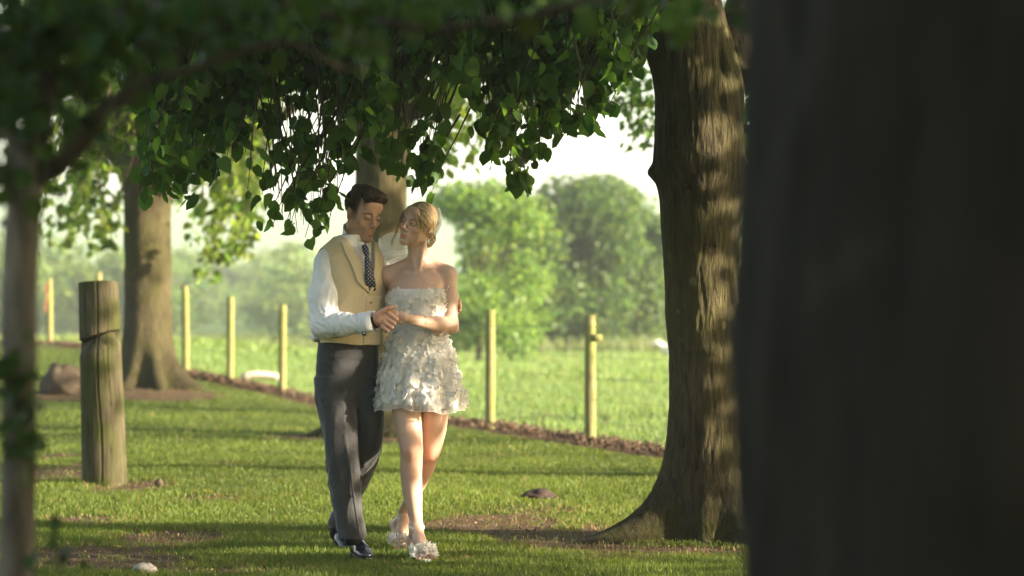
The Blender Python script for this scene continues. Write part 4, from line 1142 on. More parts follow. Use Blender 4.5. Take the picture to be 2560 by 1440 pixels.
g_ops += chain([sh_r, el_r, wr_r], [.052, .042, .028], .02) + chain([sh_l, el_l, wr_l], [.052, .042, .028], .02)
g_ops += chain([hip_r, kn_r, an_r], [.07, .042, .03], .03) + chain([hip_l, kn_l, an_l], [.07, .040, .028], .02)
g_ops += hand_r() + hand_l()
def g_col(V):
    L = hf.l(V); x, y, z = L[:, 0], L[:, 1], L[:, 2]
    base = np.array([.56, .335, .24]); C = np.repeat(base[None], len(V), 0)
    hd = (np.linalg.norm(L, axis=1) < .16)
    C *= (1 + .10 * noise(V * 22))[:, None]
    def put(mask, c):
        m_ = np.clip(mask, 0, 1)[:, None]; C[:] = C * (1 - m_) + np.asarray(c) * m_
    face = hd & (y < .03)
    put(np.where(face, smooth(.04, .015, np.abs(z + .03)) * smooth(.03, .05, np.abs(x)) * .18, 0), (.56, .23, .15))     # cheeks
    put(np.where(hd, np.exp(-((x / .014) ** 2 + ((z + .034) / .014) ** 2)) * (y < -.095) * .45, 0), (.56, .22, .16))
    st = smooth(-.040, -.062, z + .35 * np.maximum(0, np.abs(x) - .035)) * smooth(.045, .0, y) * (1 - np.exp(-((x / .024) ** 2 + ((z + .074) / .011) ** 2)))
    st = np.maximum(st, smooth(-.005, -.03, z) * smooth(.052, .062, np.abs(x)) * (y < .012) * .8)
    put(np.where(hd & (y < .03), st * (.42 + .14 * noise(V * 160)), 0), (.19, .105, .062))                              # stubble
    lips = np.exp(-((x / .021) ** 4 + ((z + .0728) / .0092) ** 4)) * (y < -.084)
    put(np.where(hd, lips * .5, 0), (.43, .15, .12))
    put(np.where(hd, np.exp(-((z + .0727) / .0013) ** 2) * (np.abs(x) < .021) * (y < -.088) * .7, 0), (.12, .03, .03))
    # shaved sides
    side = smooth(-.055, -.015, z) * smooth(-.048, -.03, y) * smooth(.05, .058, np.abs(x) + .3 * np.maximum(y, 0)) * (1 - np.exp(-(((np.abs(x) - .078) / .012) ** 2 + ((y - .014) / .022) ** 2 + ((z + .008) / .034) ** 2) ** 2))
    put(np.where(hd, side * .9 * smooth(-.06, .02, z), 0), (.045, .028, .02))
    hands = ~hd
    put(np.where(hands, .35 + .3 * noise(V * 70), 0), (.52, .23, .165))
    return np.clip(C, .01, 1)
M_SKIN_G = m_skin('man_skin')
lo, hi = np.array([-1.15, 11.5, -.02]), np.array([-.15, 12.8, 1.9])
V, Qd = sdf_mesh(g_ops, lo, hi, .0034)
mesh_np('body', relax(V, Qd, 1, .35), Qd, M_SKIN_G, GR, cols=g_col(V))
# lashes and eyebrows
M_LASH = m_plain('lash', (.02, .014, .01), .6, .2)
ls = []
for s in (-1, 1):
    ls.append(catmull([hf.w((s * .0175, -.0925, -.0065)), hf.w((s * .026, -.0965, -.0095)), hf.w((s * .036, -.0945, -.0095)), hf.w((s * .046, -.0855, -.0055))], 5))
for l in ls: strands('eyelash', [l], [np.full(len(l), .0013)], M_LASH, GR)
M_HAIR = m_hair('hair')
def brows(fr, arch, thick, col, parent, n=48, x0=.011, x1=.051):
    r = np.random.RandomState(5)
    for s in (-1, 1):
        L, Rr, Cc = [], [], []
        for _ in range(n):
            u = r.rand(); x = x0 + (x1 - x0) * u
            z = .0165 + arch * math.sin(min(u * 1.25, 1.25) * math.pi / 1.55) - .004 * max(0, u - .75) * 4 + r.normal(0, thick * (1 - .6 * u))
            y = -.0985 + .36 * max(0, x - .012) ** 1.0 * .62 + .004 * u
            a = np.array([s * x, y - .001, z]); b = a + np.array([s * .008, .004, .0035 - .006 * u])
            L.append(np.array([fr.w(a), fr.w((a + b) / 2 + [0, -.001, 0]), fr.w(b)])); Rr.append([.0006, .0006, .0003]); Cc.append(col)
        strands('eyebrow', L, Rr, M_HAIR, parent, 3, Cc)
brows(hf, .004, .0018, (.07, .04, .026), GR)
# hair: volume swept up and back, short at the sides
hv = [(ell((0, .016, .042), (.0795, .097, .084)), 'u', 0), (ell((0, -.045, .106), (.055, .045, .030)), 'u', .02), (ell((.008, -.078, .098), (.046, .026, .026), rotm(0, 25, 0)), 'u', .015), (ell((0, .03, .112), (.058, .06, .022)), 'u', .02), (ell((-.035, -.05, .098), (.03, .04, .026)), 'u', .015), (ell((.035, -.05, .098), (.03, .04, .026)), 'u', .015)]
def hair_keep(P):
    x, y, z = P[..., 0], P[..., 1], P[..., 2]
    A = np.maximum(.058 + 4.0 * np.maximum(0, np.abs(x) - .045) - z, y - .02) * .5
    Bk = np.maximum(-.028 - y, .012 - z)
    Ck = np.maximum(.038 - y, -.055 - z)
    return np.minimum(np.minimum(A, Bk), Ck)
hv += [(hair_keep, 'i', .008), (lambda P: .0022 * np.sin(P[..., 0] * 420 + 5 * np.sin(P[..., 1] * 55) + 3 * noise(P * 40)) * smooth(.05, .08, P[..., 2]) + .003 * noise(P * 60), 'd', 0)]
def tr_obj(name, ops, fr, lo, hi, h, mat, parent, colf=None, it=1):
    V, Q = sdf_mesh(ops, lo, hi, h); V = relax(V, Q, it, .4)
    return mesh_np(name, fr.w(V), Q, mat, parent, cols=None if colf is None else colf(V))
hc = np.array([.046, .027, .018])
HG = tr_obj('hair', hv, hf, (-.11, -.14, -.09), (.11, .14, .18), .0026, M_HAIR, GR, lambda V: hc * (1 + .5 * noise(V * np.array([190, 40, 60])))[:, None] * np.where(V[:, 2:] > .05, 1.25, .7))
r = np.random.RandomState(6); L, Rr, Cc = [], [], []
for _ in range(900):
    x0 = r.uniform(-.052, .056); t = r.rand()
    a = np.array([x0, -.088 + .010 * (abs(x0) / .05) ** 2 + .075 * t, .070 + .028 * t - .16 * max(0, abs(x0) - .03)])
    up_ = .045 * (1 - .55 * t) * (1 - .5 * (abs(x0) / .06) ** 2) + r.normal(0, .004)
    sx = .012 + r.normal(0, .010)
    b = a + np.array([sx * .5, -.012 + .006 * r.normal(), up_ * .75]); c = a + np.array([sx * 1.2, .022, up_ * 1.08]); e = a + np.array([sx * 1.8, .07 + .02 * r.rand(), up_ * .95 - .006])
    L.append(catmull([hf.w(a), hf.w(b), hf.w(c), hf.w(e)], 4)); m_ = len(L[-1]); Rr.append(np.linspace(.0021, .0006, m_)); Cc.append(hc * (.7 + 3.2 * r.rand() ** 2) * np.array([1, .9, .84]))
for _ in range(1500):                        # short hair at the sides and back
    u = r.normal(size=3); u /= np.linalg.norm(u)
    if u[2] < -.75: continue
    a = np.array([0, .016, .040]) + u * np.array([.079, .0965, .0835])
    if hair_keep(a) > -.002 or a[2] > .105: continue
    tdir = np.array([u[0] * .25, .45, -.9]) + r.normal(0, .18, 3); tdir -= (tdir @ u) * u * .9
    ln = .010 + .022 * max(0, a[2] - .0) / .1
    b = a + tdir * ln * .5 + u * .003; c = a + tdir * ln + u * .0015
    L.append(hf.w(np.array([a, b, c]))); Rr.append(np.array([.0012, .001, .0004])); Cc.append(hc * r.uniform(.5, 1.6))
strands('hair_locks', L, Rr, M_HAIR, HG, 3, Cc, 'stuff')

# ---- shirt
loft_v = loft(GSEC, GO, GY_, .014)
def folds(P, ax, f, A, seed):
    """Soft cloth folds: ridged noise stretched across an axis."""
    q = (P + 0.02 * noise(P * 14 + seed)[..., None]) * np.asarray(f)
    return A * (1 - 2 * np.abs(noise(q + seed)))
M_SHIRT = m_plain('white_shirt_cotton', (.76, .75, .76), .8, .15, .02, 30, bump=.15, bscale=900, transl=.08)
puff = [(cone(sh_r + [.006, 0, .02], P2(810, 740, -.14), .062, .066), 'u', .03), (cone(P2(810, 740, -.14), P2(814, 810, -.17), .066, .058), 'u', .03), (ell(P2(808, 820, -.155), (.038, .05, .034)), 'u', .03),
        (cone(P2(812, 814, -.17), P2(860, 812, -.24), .050, .046), 'u', .025), (cone(P2(860, 812, -.24), P2(912, 808, -.29), .046, .038), 'u', .02)]
s_ops = [(loft(GSEC, GO, GY_, .001), 'u', 0), (cone(P2(855, 618, -.03), sh_r + [.01, 0, .02], .045, .058), 'u', .03)] + puff
s_ops += chain([sh_l, el_l, wr_l], [.066, .06, .042], .03) + [(ell(P2(800, 843, -.02), (.036, .07, .02)), 'u', .02)]
s_ops += [(lambda P: np.maximum(z_(856) - P[..., 2], P[..., 2] - z_(588)), 'i', .004)]
def shirt_folds(P):
    L_ = P @ rotm(0, 0, 0)
    up = P[..., 2]
    elbow = np.exp(-((up - z_(800)) / .09) ** 2) * np.exp(-((P[..., 0] - GO[0] + .13) / .16) ** 2)
    f1 = folds(P, 0, (26, 20, 8), .0075, 2.0) * smooth(z_(600), z_(690), up)
    f2 = (folds(P @ rotm(0, 0, -50), 0, (34, 18, 12), .011, 7.0) + folds(P @ rotm(0, 20, -35), 0, (60, 26, 16), .006, 5.0)) * elbow
    return (f1 + f2) * smooth(.006, .03, loft_v(P))
s_ops += [(shirt_folds, 'd', 0)]
SH_ = sdf_obj('shirt', s_ops, (-1.2, 11.55, .95), (-.2, 12.6, 1.65), .0042, M_SHIRT, GR, 1)
# cuff, turned back, closed by a square link
def band(name, a, b, ra, rb, thick, mat, parent, n=40, sq=.8, tiltv=0.0):
    a, b = np.asarray(a), np.asarray(b)
    pr = [(a, ra), (b, rb), (b, rb - thick), (a, ra - thick)]
    T = (b - a) / np.linalg.norm(b - a); U = np.cross(T, [0, 0, 1]); U /= np.linalg.norm(U); N_ = np.cross(U, T)
    th = np.arange(n) * 2 * np.pi / n
    V = np.concatenate([p + (U * np.cos(th)[:, None] * sq + N_ * np.sin(th)[:, None]) * q for p, q in pr])
    j = np.arange(n); k = (j + 1) % n; F_ = []
    for s in range(4):
        e = (s + 1) % 4; F_.append(np.stack([s * n + j, s * n + k, e * n + k, e * n + j], -1))
    return mesh_np(name, V, np.concatenate(F_), mat, parent)
band('cuff', P2(900, 809, -.285), P2(936, 803, -.315), .052, .0535, .004, M_SHIRT, SH_)
M_METAL = m_plain('steel', (.55, .55, .56), .25, .6, .05, metal=1.0)
M_BLACK = m_plain('black_enamel', (.012, .012, .014), .25, .5)
def slab(c, u, v, hu, hv, th):
    u = np.asarray(u, float); u /= np.linalg.norm(u); v = np.asarray(v, float); v -= (v @ u) * u; v /= np.linalg.norm(v); n = np.cross(u, v)
    V = np.array([np.asarray(c) + u * a * hu + v * b * hv + n * e * th for e in (0, 1) for a, b in ((-1, -1), (1, -1), (1, 1), (-1, 1))])
    return V, [np.array([(0, 3, 2, 1), (4, 5, 6, 7), (0, 1, 5, 4), (1, 2, 6, 5), (2, 3, 7, 6), (3, 0, 4, 7)])]
cl = P2(911, 834, -.352); Uc = (P2(936, 803, -.315) - P2(900, 809, -.285))
CLK = mesh_np('cufflink', *join([slab(cl, Uc, (0, 0, 1), .0105, .0095, .005)]), M_BLACK, GR, smooth=False)
if np.cross(Uc, (0, 0, 1))[1] > 0: pass
mesh_np('cross_inlay', *join([slab(cl + [0, -.0062, 0], Uc, (0, 0, 1), .0105, .0014, .001), slab(cl + [0, -.0066, 0], Uc, (0, 0, 1), .0016, .0095, .001)]), M_METAL, CLK, smooth=False)
band('wristband', P2(936, 803, -.318), P2(941, 801, -.324), .036, .035, .003, m_plain('dark_cord', (.03, .018, .02), .7), GR)
# collar
def collar(P):
    lx, ly, z = local(P, GO, GY_)
    lx = lx - .022; ly = ly + .004
    q = np.sqrt((lx / .066) ** 2 + ((ly + .022) / .068) ** 2)
    rr = 1.0 + .22 * np.clip((1.62 - z) / .14, -.1, 1.0)
    d = np.abs((q - rr) * .07) - .0035
    top = z - (1.640 + .74 * ly); bot = (1.566 + .88 * ly) - z
    gap = .008 + (1.560 - z) * .34 - np.abs(lx)
    return np.maximum(np.maximum(d, top), np.maximum(bot, np.where(ly < -.05, gap, -1)))
sdf_obj('collar', [(collar, 'u', 0)], GO + [-.16, -.2, .58], GO + [.2, .16, .9], .0028, M_SHIRT, SH_, 2) if False else None
V, Qd = sdf_mesh([(collar, 'u', 0)], (GO[0] - .16, GO[1] - .22, 1.42), (GO[0] + .2, GO[1] + .16, 1.72), .0026)
mesh_np('collar', relax(V, Qd, 2, .5), Qd, M_SHIRT, SH_)

# ---- tie
m, nt, out = nodes('navy_dotted_silk')
v = coords(nt, (1, 0, 1)); mp = nt.nodes.new('ShaderNodeMapping'); mp.inputs['Scale'].default_value = (78, 1, 78); mp.inputs['Rotation'].default_value = (0, rad(42), 0)
nt.links.new(v, mp.inputs[0]); fr_ = nt.nodes.new('ShaderNodeVectorMath'); fr_.operation = 'FRACTION'; nt.links.new(mp.outputs[0], fr_.inputs[0])
sb = nt.nodes.new('ShaderNodeVectorMath'); sb.operation = 'SUBTRACT'; sb.inputs[1].default_value = (.5, 0, .5); nt.links.new(fr_.outputs[0], sb.inputs[0])
ln = nt.nodes.new('ShaderNodeVectorMath'); ln.operation = 'LENGTH'; nt.links.new(sb.outputs[0], ln.inputs[0])
c = mixc(nt, ramp(nt, ln.outputs['Value'], [(.13, (1, 1, 1)), (.17, (0, 0, 0))]), (.016, .022, .055), (.6, .6, .62))
M_TIE = fin(m, nt, out, pbsdf(nt, c, .5, .35))
wd = np.array([math.cos(GY_), math.sin(GY_), 0]); fw = np.array([math.sin(GY_), -math.cos(GY_), 0])
rows = []
for px, py, dy, hw, th_ in [(911, 612, -.105, .016, .012), (913, 622, -.118, .020, .016), (916, 636, -.120, .015, .014), (917, 641, -.116, .012, .009), (919, 652, -.126, .019, .010), (922, 672, -.132, .025, .009), (925, 696, -.130, .030, .007), (927, 712, -.120, .031, .006), (928, 728, -.092, .031, .005)]:
    c0 = P2(px, py, dy); rows.append([c0 + wd * hw * a + fw * th_ * b for a, b in ((-1, 0), (-.6, .8), (0, 1), (.6, .8), (1, 0), (.5, -.5), (-.5, -.5))])
V = np.array(rows).reshape(-1, 3); n = 7; i = np.arange(len(rows) - 1)[:, None] * n; j = np.arange(n)[None]; k = (j + 1) % n
mesh_np('tie', V, np.stack([i + j, i + n + j, i + n + k, i + k], -1).reshape(-1, 4), M_TIE, GR)

# ---- waistcoat
m, nt, out = nodes('cream_wool')
v = coords(nt)
f = nz(nt, coords(nt, (1, 1, .35)), 420, 4, .7)
c = ramp(nt, f, [(.3, (.46, .375, .24)), (.7, (.62, .525, .36))])
M_VEST = fin(m, nt, out, pbsdf(nt, c, .9, .1, bumpn(nt, f, .25, .002), sheen=.2))
AP = z_(738)
def vneck(z): return (z - AP) * .31
def vest_base(P):
    d = loft_v(P); return np.abs(d) - .0045
loft_v = loft(GSEC, GO, GY_, .014)
def v_cut(P):
    lx, ly, z = local(P, GO, GY_)
    return np.where(ly < .02, np.maximum(np.abs(lx - .004) - vneck(z), -1) * .8, .2)
def v_neckhole(P):
    lx, ly, z = local(P, GO, GY_)
    return np.maximum(np.sqrt(lx ** 2 + (ly + .02) ** 2) - .074 - (1.60 - z) * .1, 1.47 - z)
def v_zcut(P):
    lx, ly, z = local(P, GO, GY_)
    bot = z_(862) - .018 * smooth(.02, .12, lx) * 0 + .012 * smooth(-.02, -.15, lx)
    return np.maximum(bot - z, z - 1.60)
v_ops = [(lambda P: loft_v(P) - .0045, 'u', 0), (lambda P: loft_v(P) + .0045, 's', .002), (v_zcut, 'i', .004), (v_cut, 's', .003), (v_neckhole, 's', .003)]
for j_, s in ((sh_r, -1), (sh_l, 1)):
    a = j_ - wd * s * .004 + np.array([0, 0, .0]); v_ops.append((cone(a + [0, 0, -.03], a + wd * s * .2 + [0, 0, -.02], .072, .10), 's', .004)); v_ops.append((cone(a + wd * s * .02 + [0, 0, .03], a + wd * s * .2 + [0, 0, .06], .06, .09), 's', .004))
v_ops.append((lambda P: folds(P @ rotm(0, 0, 30), 0, (16, 12, 7), .003, 3.0), 'd', 0))
# overlapping front edge
def front_edge(P):
    lx, ly, z = local(P, GO, GY_)
    d = np.abs(loft_v(P) - .0075) - .003
    return np.maximum(np.maximum(d, np.maximum(-.012 + .05 * (z - 1.2) - lx, lx - .10)), np.maximum(np.maximum(z_(861) - z, z - AP + 0.01), ly))
v_ops.insert(5, (front_edge, 'u', .0015))
def seam(P):
    lx, ly, z = local(P, GO, GY_)
    return np.maximum(np.maximum(np.abs(lx - (-.015 + .05 * (z - 1.2) + .004 * np.sin(z * 40))) - .0026, -.002 - loft_v(P)), np.maximum(ly, z - AP))
v_ops.insert(6, (seam, 's', .001))
VE = sdf_obj('waistcoat', v_ops, (-1.12, 11.75, 1.0), (-.5, 12.4, 1.68), .003, M_VEST, GR, 1)
def lapel(P):
    lx, ly, z = local(P, GO, GY_)
    d = np.abs(loft_v(P) - .0125) - .0042
    s = np.abs(lx - .004); inner = vneck(z) - .004; wdt = .052 * smooth(AP - .006, AP + .07, z) * (1 - .25 * smooth(1.5, 1.58, z))
    return np.maximum(np.maximum(d, np.maximum(inner - s, s - inner - wdt)), np.maximum(np.maximum(AP - .012 - z, z - 1.575), ly - .02))
V, Qd = sdf_mesh([(lapel, 'u', 0)], (-1.05, 11.8, 1.28), (-.55, 12.25, 1.62), .0026); V = relax(V, Qd, 2, .5)
lxv = local(V, GO, GY_)[0]
for s in (-1, 1):
    kq = (lxv[Qd] * s > .004 * s).all(1); u_, inv = np.unique(Qd[kq], return_inverse=True)
    mesh_np('lapel', V[u_], inv.reshape(-1, 4), M_VEST, VE)
M_PEARL = m_plain('pearl_button', (.62, .55, .45), .25, .5)
M_BUTT = m_plain('brown_button', (.22, .13, .07), .4, .4)
def vest_point(lx, z, out=.014):
    th = math.acos(np.clip(lx / .165, -1, 1)); return ring_pts(GSEC, GO, GY_, np.array([z]), np.array([-th]), .014 + out)[0]
for py, lx, mt in [(757, .012, M_BUTT), (786, .010, M_BUTT), (815, .008, M_BUTT), (852, .006, M_PEARL)]:
    p = vest_point(lx, z_(py), .0125); disc('button', p, fw, .0062, mt, VE, py, .003, 14)
p = vest_point(.085, z_(851), .0085); disc('button', p, fw + wd * .5, .006, M_BUTT, VE, 3, .003, 14)

# ---- trousers
tl = lambda rows: [(z_(py), P2(c_, 0, dy)[0], D0 + dy, hw / 501.6, hb) for py, c_, hw, dy, hb in rows]
leg_r = loft(tl([(945, 835, 48, -.02, .100), (1000, 839, 47, -.04, .098), (1060, 847, 43, -.06, .09), (1100, 852, 40, -.08, .083), (1150, 856, 37.5, -.08, .076), (1200, 861, 36, -.06, .068), (1250, 866, 34.5, -.05, .064), (1300, 874, 32, -.045, .062), (1333, 880, 30, -.05, .062), (1350, 882, 29.5, -.05, .062)]), (0, 0, 0), 0)
leg_l = loft(tl([(945, 905, 44, .03, .100), (1000, 916, 41, .03, .095), (1050, 921, 36, .03, .088), (1100, 923, 32, .05, .080), (1130, 920, 31, .075, .084), (1160, 912, 29, .13, .08), (1200, 897, 28, .21, .078), (1250, 878, 27, .32, .074), (1300, 858, 26, .43, .072), (1330, 848, 25, .49, .070)]), (0, 0, 0), 0)
pel = loft([(z_(1010), 0, .02, .10, .09), (z_(960), 0, .01, .152, .118), (z_(930), 0, .004, .163, .122), (z_(890), 0, -.004, .160, .118), (z_(848), 0, -.010, .157, .112)], GO - [P2(6, 0)[0] - P2(0, 0)[0], 0, 0], GY_ * .75)
t_ops = [(pel, 'u', 0), (leg_r, 'u', .03), (leg_l, 'u', .022)]
def t_folds(P):
    z = P[..., 2]; x = P[..., 0]
    f = folds(P, 0, (20, 12, 3.0), .006, 1.0) * smooth(z_(930), z_(1010), z)
    kn = np.exp(-((z - z_(1190)) / .10) ** 2) * folds(P @ rotm(0, 0, 35), 0, (22, 14, 12), .009, 4.0)
    hm = np.exp(-((z - z_(1320)) / .05) ** 2) * folds(P @ rotm(0, 0, 20), 0, (16, 10, 16), .008, 9.0)
    cr = np.exp(-((z - z_(990)) / .06) ** 2) * folds(P @ rotm(0, 0, -40), 0, (16, 12, 14), .009, 6.0)
    hp = np.exp(-((z - z_(900)) / .05) ** 2) * folds(P @ rotm(0, 0, 15), 0, (7, 7, 22), .004, 11.0)
    return f + kn + hm + cr + hp
cr_pts = [P2(861, 1090, -.155), P2(872, 1150, -.165), P2(884, 1240, -.13), P2(898, 1342, -.125)]
t_ops += [(t_folds, 'd', 0)] + [(cone(a, b, .006, .006), 'u', .010) for a, b in zip(cr_pts[:-1], cr_pts[1:])]
fly = [P2(918, 868, -.15), P2(914, 905, -.155), P2(917, 930, -.15), P2(913, 955, -.14)]
t_ops += [(lambda P, a=a, b=b: np.linalg.norm(((P - a) - np.clip(((P - a) @ (b - a)) / ((b - a) @ (b - a)), 0, 1)[..., None] * (b - a)) * np.array([1, .1, 1]), axis=-1) - .0025, 's', .004) for a, b in zip(fly[:-1], fly[1:])]
pk = [P2(836, 862, -.1), P2(832, 895, -.1), P2(818, 925, -.09)]
t_ops += [(lambda P, a=a, b=b: np.linalg.norm(((P - a) - np.clip(((P - a) @ (b - a)) / ((b - a) @ (b - a)), 0, 1)[..., None] * (b - a)) * np.array([1, .12, 1]), axis=-1) - .003, 's', .004) for a, b in zip(pk[:-1], pk[1:])]
m, nt, out = nodes('grey_wool')
v = coords(nt); tw_ = nz(nt, coords(nt, (1, 1, .12)), 260, 4, .7)
c = ramp(nt, tw_, [(.3, (.026, .027, .030)), (.7, (.052, .052, .056))])
M_TROU = fin(m, nt, out, pbsdf(nt, c, .8, .2, bumpn(nt, tw_, .15, .002), sheen=.25))
sdf_obj('trousers', t_ops, (-1.08, 11.8, .10), (-.52, 12.75, 1.11), .0036, M_TROU, GR, 1)

# ---- shoes
M_SOCK = m_plain('dark_sock', (.018, .018, .022), .9, .1)
for a_, k_ in ((an_r, kn_r), (an_l, kn_l)):
    ax_ = (k_ - a_) / np.linalg.norm(k_ - a_)
    V, Fq = tube([a_ + ax_ * .16, a_ + ax_ * .05, a_, a_ - ax_ * .05], [.047, .041, .040, .040], 16); mesh_np('sock', V, Fq, M_SOCK, GR)
M_SHOE = m_plain('polished_navy_leather', (.014, .015, .024), .22, .6, .2, 30)
M_SOLE = m_plain('shoe_sole', (.012, .011, .011), .6, .3)
def shoe(heel, toe, up=(0, 0, 1), ankle=None, cutz=None):
    heel, toe = np.asarray(heel), np.asarray(toe); ax = toe - heel; Ln = np.linalg.norm(ax); ax = ax / Ln
    up = np.asarray(up, float); up = up - (up @ ax) * ax; up /= np.linalg.norm(up); sd = np.cross(ax, up)
    R = np.stack([sd, ax, up], -1); fr = Frame(heel, R, 1)
    o = [(ell((0, .05, .032), (.035, .06, .036)), 'u', 0), (ell((0, .17, .026), (.045, .075, .028)), 'u', .03), (ell((.002, .235, .020), (.037, .05, .022)), 'u', .02), (cone((0, .06, .05), (0, .17, .04), .036, .028), 'u', .02), (cone((0, .035, .04), (0, .035, .10), .036, .036), 'u', .02),
         (lambda P: .008 - P[..., 2], 'i', .003), (lambda P: np.linalg.norm(P[..., 1:] - np.array([.198, .05]), axis=-1) - .020 if False else np.full(P.shape[:-1], 9.), 's', 0)]
    U = sdf_obj('shoe', [(in_frame(o, fr), 'u', 0)], np.minimum(heel, toe) - .1, np.maximum(heel, toe) + .14, .003, M_SHOE, GR, 1)
    so_ = [(ell((0, .05, .0), (.037, .06, .03)), 'u', 0), (ell((0, .17, .0), (.048, .08, .03)), 'u', .03), (ell((.002, .235, 0), (.040, .053, .03)), 'u', .02), (lambda P: np.maximum(-P[..., 2], P[..., 2] - .0095), 'i', .002)]
    so2 = [(ell((0, .045, 0), (.036, .052, .06)), 'u', 0), (lambda P: np.maximum(np.maximum(-.016 - P[..., 2], P[..., 2] - .002), P[..., 1] - .075), 'i', .002)]
    sdf_obj('sole', [(in_frame(so_, fr), 'u', 0), (in_frame(so2, fr), 'u', .002)], np.minimum(heel, toe) - .1, np.maximum(heel, toe) + .12, .003, M_SOLE, U, 1)
    lc = []
    for q in range(4):
        y = .115 + q * .017; zz = .072 - q * .0085
        lc.append(np.array([fr.w((-.017, y, zz - .006)), fr.w((0, y + .004, zz + .003)), fr.w((.017, y, zz - .006))]))
    lc.append(catmull([fr.w((-.03, .15, .062)), fr.w((-.012, .118, .082)), fr.w((0, .113, .078)), fr.w((.014, .12, .084)), fr.w((.032, .145, .062))], 4))
    strands('lace', lc, [np.full(len(l), .0022) for l in lc], M_BLACK, U)
    return U
shoe((P2(888, 0, .09)[0], D0 + .09, .016), (P2(917, 0, -.14)[0], D0 - .15, .010))
h_ = P2(838, 1330, .62); t_ = P2(868, 0, .40); t_[2] = .005
shoe(h_, t_, (0, -.35, 1))

# ================================================================== the bride
BR = empty('person', (P2(1050, 0)[0], D0, 0))
tag(BR, 'bride in short white flowered dress, blonde hair pinned up, holding the hand of the man', 'person', 'couple walking arm in arm')
BO = P2(1046, 800, -.02); BY = rad(-8)
bf = Frame(P2(1044, 563, -.04), rotm(-33, -8, 14), .95)
BSEC = [(z_(1010), .012, .01, .150, .11), (z_(930), .010, .01, .166, .122), (z_(880), .006, 0, .150, .108), (z_(830), .0, 0, .124, .09), (z_(790), -.004, 0, .128, .092), (z_(745), -.006, -.004, .142, .112), (z_(722), -.006, -.002, .141, .104), (z_(700), -.004, .004, .138, .088), (z_(682), 0, .014, .122, .066), (z_(668), .002, .02, .075, .05), (z_(655), .006, .02, .05, .046)]
bs_l, be_l, bw_l = P2(1118, 690, -.01), P2(1126, 812, -.06), P2(1022, 797, -.30)
bs_r, be_r, bw_r = P2(968, 690, .01), P2(905, 800, .20), P2(830, 835, .24)
bh_r, bk_r, ba_r = P2(1016, 930, -.03), P2(1030, 1128, -.08), P2(1040, 1318, -.06)
bh_l, bk_l, ba_l = P2(1086, 930, .0), P2(1076, 1140, .07), P2(1011, 1292, .42)
nb_ = P2(1048, 668, .0); nt_ = bf.w((0, .024, -.07))
b_ops = [(in_frame(head_ops(True, True), bf), 'u', 0), (cone(nb_, nt_, .053, .048), 'u', .018), (loft(BSEC, BO, BY), 'u', .02)]
b_ops += [(cone(P2(1060, 650, .02), P2(1108, 674, .0), .030, .030), 'u', .03), (cone(P2(1036, 652, .02), P2(982, 676, .01), .030, .030), 'u', .03)]
b_ops += [(cone(P2(1051, 684, -.077), P2(1082, 676, -.063), .004, .004), 'u', .026), (cone(P2(1037, 684, -.077), P2(1006, 678, -.058), .004, .004), 'u', .026)]
b_ops += [(cone(bf.w((.055, .02, -.055)), P2(1047, 683, -.075), .007, .005), 'u', .02), (cone(bf.w((-.05, .02, -.06)), P2(1039, 683, -.075), .006, .005), 'u', .02), (ell(P2(1043, 682, -.104), (.008, .012, .010)), 's', .014)]
b_ops += [(ell(bs_l + [.004, 0, .0], (.047, .047, .052)), 'u', .02)] + chain([bs_l, P2(1123, 745, -.03), be_l], [.046, .043, .037], .02) + chain([be_l, P2(1095, 812, -.13), bw_l], [.037, .040, .0235], .02) + [(ell(P2(1137, 824, -.05), (.016, .02, .016)), 'u', .02)]
b_ops += [(ell(bs_r, (.046, .046, .05)), 'u', .02)] + chain([bs_r, be_r, bw_r], [.044, .036, .024], .02)
leg_f = loft(tl([(930, 1017, 44, -.02, .092), (1015, 1014, 36.5, -.05, .080), (1075, 1023, 32.5, -.07, .069), (1125, 1029, 28.3, -.08, .058), (1150, 1028.5, 27.2, -.07, .056), (1185, 1028, 26.8, -.055, .058), (1230, 1031, 24.5, -.045, .054), (1270, 1036, 19.5, -.05, .044), (1300, 1040, 16, -.055, .037), (1322, 1041, 15.5, -.06, .036)]), (0, 0, 0), 0)
leg_b = loft(tl([(930, 1084, 44, .0, .092), (1015, 1088, 36.5, .02, .080), (1080, 1084, 31.5, .05, .068), (1130, 1077, 26.2, .085, .058), (1152, 1071, 24.6, .115, .056), (1190, 1059, 23, .18, .060), (1230, 1042, 20.5, .26, .058), (1265, 1024, 17, .345, .048), (1296, 1009, 15.5, .425, .044)]), (0, 0, 0), 0)
b_ops += [(leg_f, 'u', .025), (leg_b, 'u', .012), (ell(P2(1030, 1124, -.110), (.022, .022, .034)), 'u', .05), (ell(P2(1077, 1134, .05), (.02, .02, .03)), 'u', .05)]
def foot(an, ball, heel, toes):
    o = [(cone(an, heel, .029, .026), 'u', .02), (cone(an, ball, .029, .027), 'u', .02), (cone(heel, ball, .026, .024), 'u', .02), (ell((np.asarray(ball) + an) / 2 + [0, 0, -.004], (.03, .05, .035)), 'u', .02)]
    for i_, (tx, tz, ty) in enumerate(toes):
        o.append((cone(np.asarray(ball) + [(i_ - 2) * .011, -.01, -.004], (tx, ty, tz), .0085 if i_ else .0105, .0065 if i_ else .0085), 'u', .005))
    return o
fb = P2(1056, 1378, -.13); fh = P2(1030, 1352, .03)
toesF = [(P2(1048 + 11 * q, 0, -.2)[0], .016, D0 - .205 + .004 * q) for q in range(5)]
rb_ = P2(1000, 1362, .40); rh = P2(988, 1312, .52); rb_[2] = .032
toesR = [(P2(988 + 10 * q, 0, .33)[0], .016, D0 + .335) for q in range(5)]
b_ops += foot(ba_r, fb, fh, toesF) + foot(ba_l, rb_, rh, toesR)
